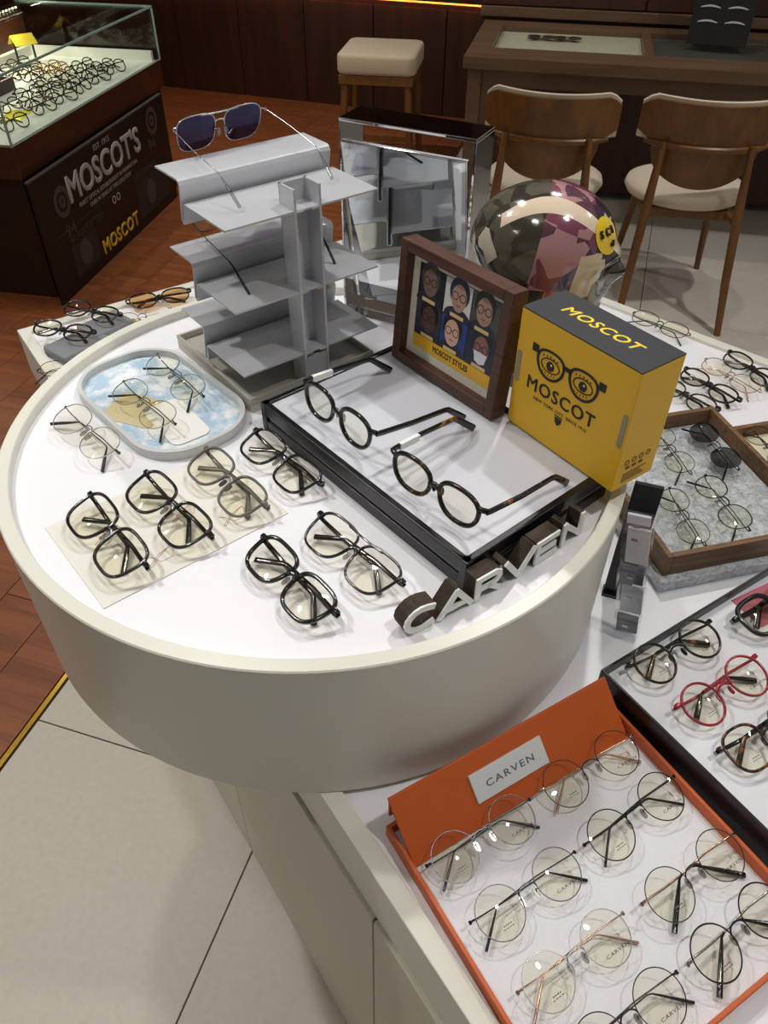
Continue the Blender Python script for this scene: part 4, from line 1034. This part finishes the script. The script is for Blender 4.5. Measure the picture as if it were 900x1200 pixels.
for i in range(2):
    p = Matrix.Translation((.326, 3.738, 0)) @ Matrix.Rotation(TRZ, 4, 'Z') @ Vector((.30 + .12 * i, .52, 0))
    spectacles('sunglasses', 'dark sunglasses under the glass of the consulting table', p.x, p.y, TZ - .0248, -12, .066, .026, .022, 2.4, .08, **ac(tip=.02), lens=M_sundark, pads=False, seg=24, tilt=4, group='sunglasses in the table inset', cat='sunglasses')
db = thing('display_board', 'black display board with rows of pale spectacle brows on the table', 'display board', (1.347, 3.994, TZ), R(-20))
DM = Matrix.Translation((0, 0, .0045)) @ Matrix.Rotation(R(-14), 4, 'X')
MB().box(0, .256, 0, .015, 0, .36).xf(DM).build('board', plain('black_board', (12, 12, 12), .35), db, bevel=.001)
MB().box(.03, .226, .0, .10, 0, .004).build('foot', M_black, db)
for r_ in range(5):
    for c_ in range(2):
        cx = .07 + .115 * c_; cz = .085 + .055 * r_
        pts = [(cx - .042 + .084 * k / 8, -.003, cz + .006 * math.sin(PI * k / 8)) for k in range(9)]
        MB().sweep(pts, rsec(.006, .007, .4), Vector((0, 0, 1)), taper=[.5, .8, 1, 1.1, 1.1, 1.1, 1, .8, .5]).xf(DM).build('spectacle_brow', plain('pale_brow', (190, 190, 186), .3), db)
        text('row_number', '88', .016, pgr, db, DM @ plane_matrix((cx, -.0004, cz - .026), (1, 0, 0), (0, 0, 1)), extrude=.0002) if False else None
def chair(lbl, x, y, rz, grp):
    t = thing('upholstered_chair', lbl, 'chair', (x, y, 0), R(rz), grp)
    def cy(x_): return -.255 + .105 * (x_ / .25) ** 2
    def shell(name, mat, x_half, zfun_lo, zfun_hi, off, thick, n=22, rows=6, rake=.16, par=t):
        vs = []; xs_ = [-x_half + 2 * x_half * i / n for i in range(n + 1)]
        for side in (0, 1):
            for j in range(rows + 1):
                for x_ in xs_:
                    z = zfun_lo(x_) + (zfun_hi(x_) - zfun_lo(x_)) * j / rows
                    vs.append(Vector((x_, cy(x_) + off + side * thick - (z - .62) * rake, z)))
        fs = []; W = n + 1; S = W * (rows + 1)
        for j in range(rows):
            for i in range(n):
                a = j * W + i; fs += [(a, a + 1, a + W + 1, a + W), (S + a, S + a + W, S + a + W + 1, S + a + 1)]
        for i in range(n): fs += [(i, S + i, S + i + 1, i + 1), (rows * W + i, rows * W + i + 1, S + rows * W + i + 1, S + rows * W + i)]
        for j in range(rows): fs += [(j * W, j * W + W, S + j * W + W, S + j * W), (j * W + n, S + j * W + n, S + j * W + W + n, j * W + W + n)]
        return MB().add(vs, fs).build(name, mat, par, True, angle=45)
    rnd_ = lambda x_, h, w: h * (1 - max(0, 1 - (1 - min(1, abs(x_) / w)) * 6) ** 2 * .35)
    bk = shell('backrest', M_chairwood, .25, lambda x_: .655 + .03 * max(0, abs(x_) / .25 - .8) / .2, lambda x_: .80 - .03 * max(0, abs(x_) / .25 - .85) / .15, 0, .012)
    shell('back_cushion', M_cushion, .247, lambda x_: .655, lambda x_: .812 - .035 * max(0, abs(x_) / .25 - .85) / .15, .0125, .022, par=bk)
    shell('lower_back', M_chairwood, .19, lambda x_: .50 + .12 * (1 - math.sqrt(max(0, 1 - (x_ / .1901) ** 2))), lambda x_: .66, .006, .012)
    MB().sweep([Vector((x_, cy(x_) - .008, .652)) for x_ in [-.22 + .44 * i / 14 for i in range(15)]], rsec(.024, .022, .5), Vector((0, 0, 1)), taper=[.5, .8] + [1] * 11 + [.8, .5]).build('cross_rail', M_chairwood, t, True)
    # seat pad: rounded disc
    prof = [(.001, .405), (.19, .405), (.225, .415), (.237, .435), (.230, .455), (.19, .468), (.001, .472)]
    MB().lathe(prof, 40).xf(Matrix.Diagonal((1.0, .95, 1, 1))).build('seat', M_cushion, t, True, angle=70)
    MB().box(-.17, .17, -.17, .17, .365, .404).build('seat_frame', M_chairwood, t, bevel=.008)
    for sx in (-1, 1):
        MB().tube([(sx * .155, -.238, .665), (sx * .168, -.27, .45), (sx * .185, -.33, .2), (sx * .2, -.40, 0)], .016, 10, taper=[.75, 1.15, 1.05, .8], ref=Vector((0, 1, 0))).build('leg', M_chairwood, t, True)
        MB().tube([(sx * .15, .15, .40), (sx * .19, .22, 0)], .017, 10, taper=[1.15, .75], ref=Vector((0, 1, 0))).build('leg', M_chairwood, t, True)
        MB().tube([(sx * .166, -.262, .40), (sx * .15, -.12, .39), (sx * .15, .15, .385)], .013, 8).build('side_rail', M_chairwood, t, True)
    return t
chair('wooden chair with cream seat at the end of the consulting table', .655, 3.285, -14, 'chairs at the consulting table')
chair('wooden chair with cream seat in front of the black display board', 1.21, 3.20, -10, 'chairs at the consulting table')
sto = thing('padded_stool', 'low wooden stool with a beige padded seat by the back wall', 'stool', (-.03, 4.72, 0), R(-9))
pts_ = rrect(.42, .42, .05, 6)
MB().prism(pts_, .52, .62).build('seat_pad', M_stoolpad, sto, True, bevel=.02, bseg=3)
MB().box(-.2, .2, -.2, .2, .475, .52).build('seat_frame', M_chairwood, sto, bevel=.004)
for sx in (-1, 1):
    for sy in (-1, 1): MB().tube([(sx * .17, sy * .17, .48), (sx * .20, sy * .20, 0)], .02, 10, taper=[1.1, .8], ref=Vector((0, 1, 0))).build('leg', M_chairwood, sto, True)
for sy in (-1, 1): MB().box(-.18, .18, sy * .185 - .01, sy * .185 + .01, .2, .23).build('stretcher', M_chairwood, sto)
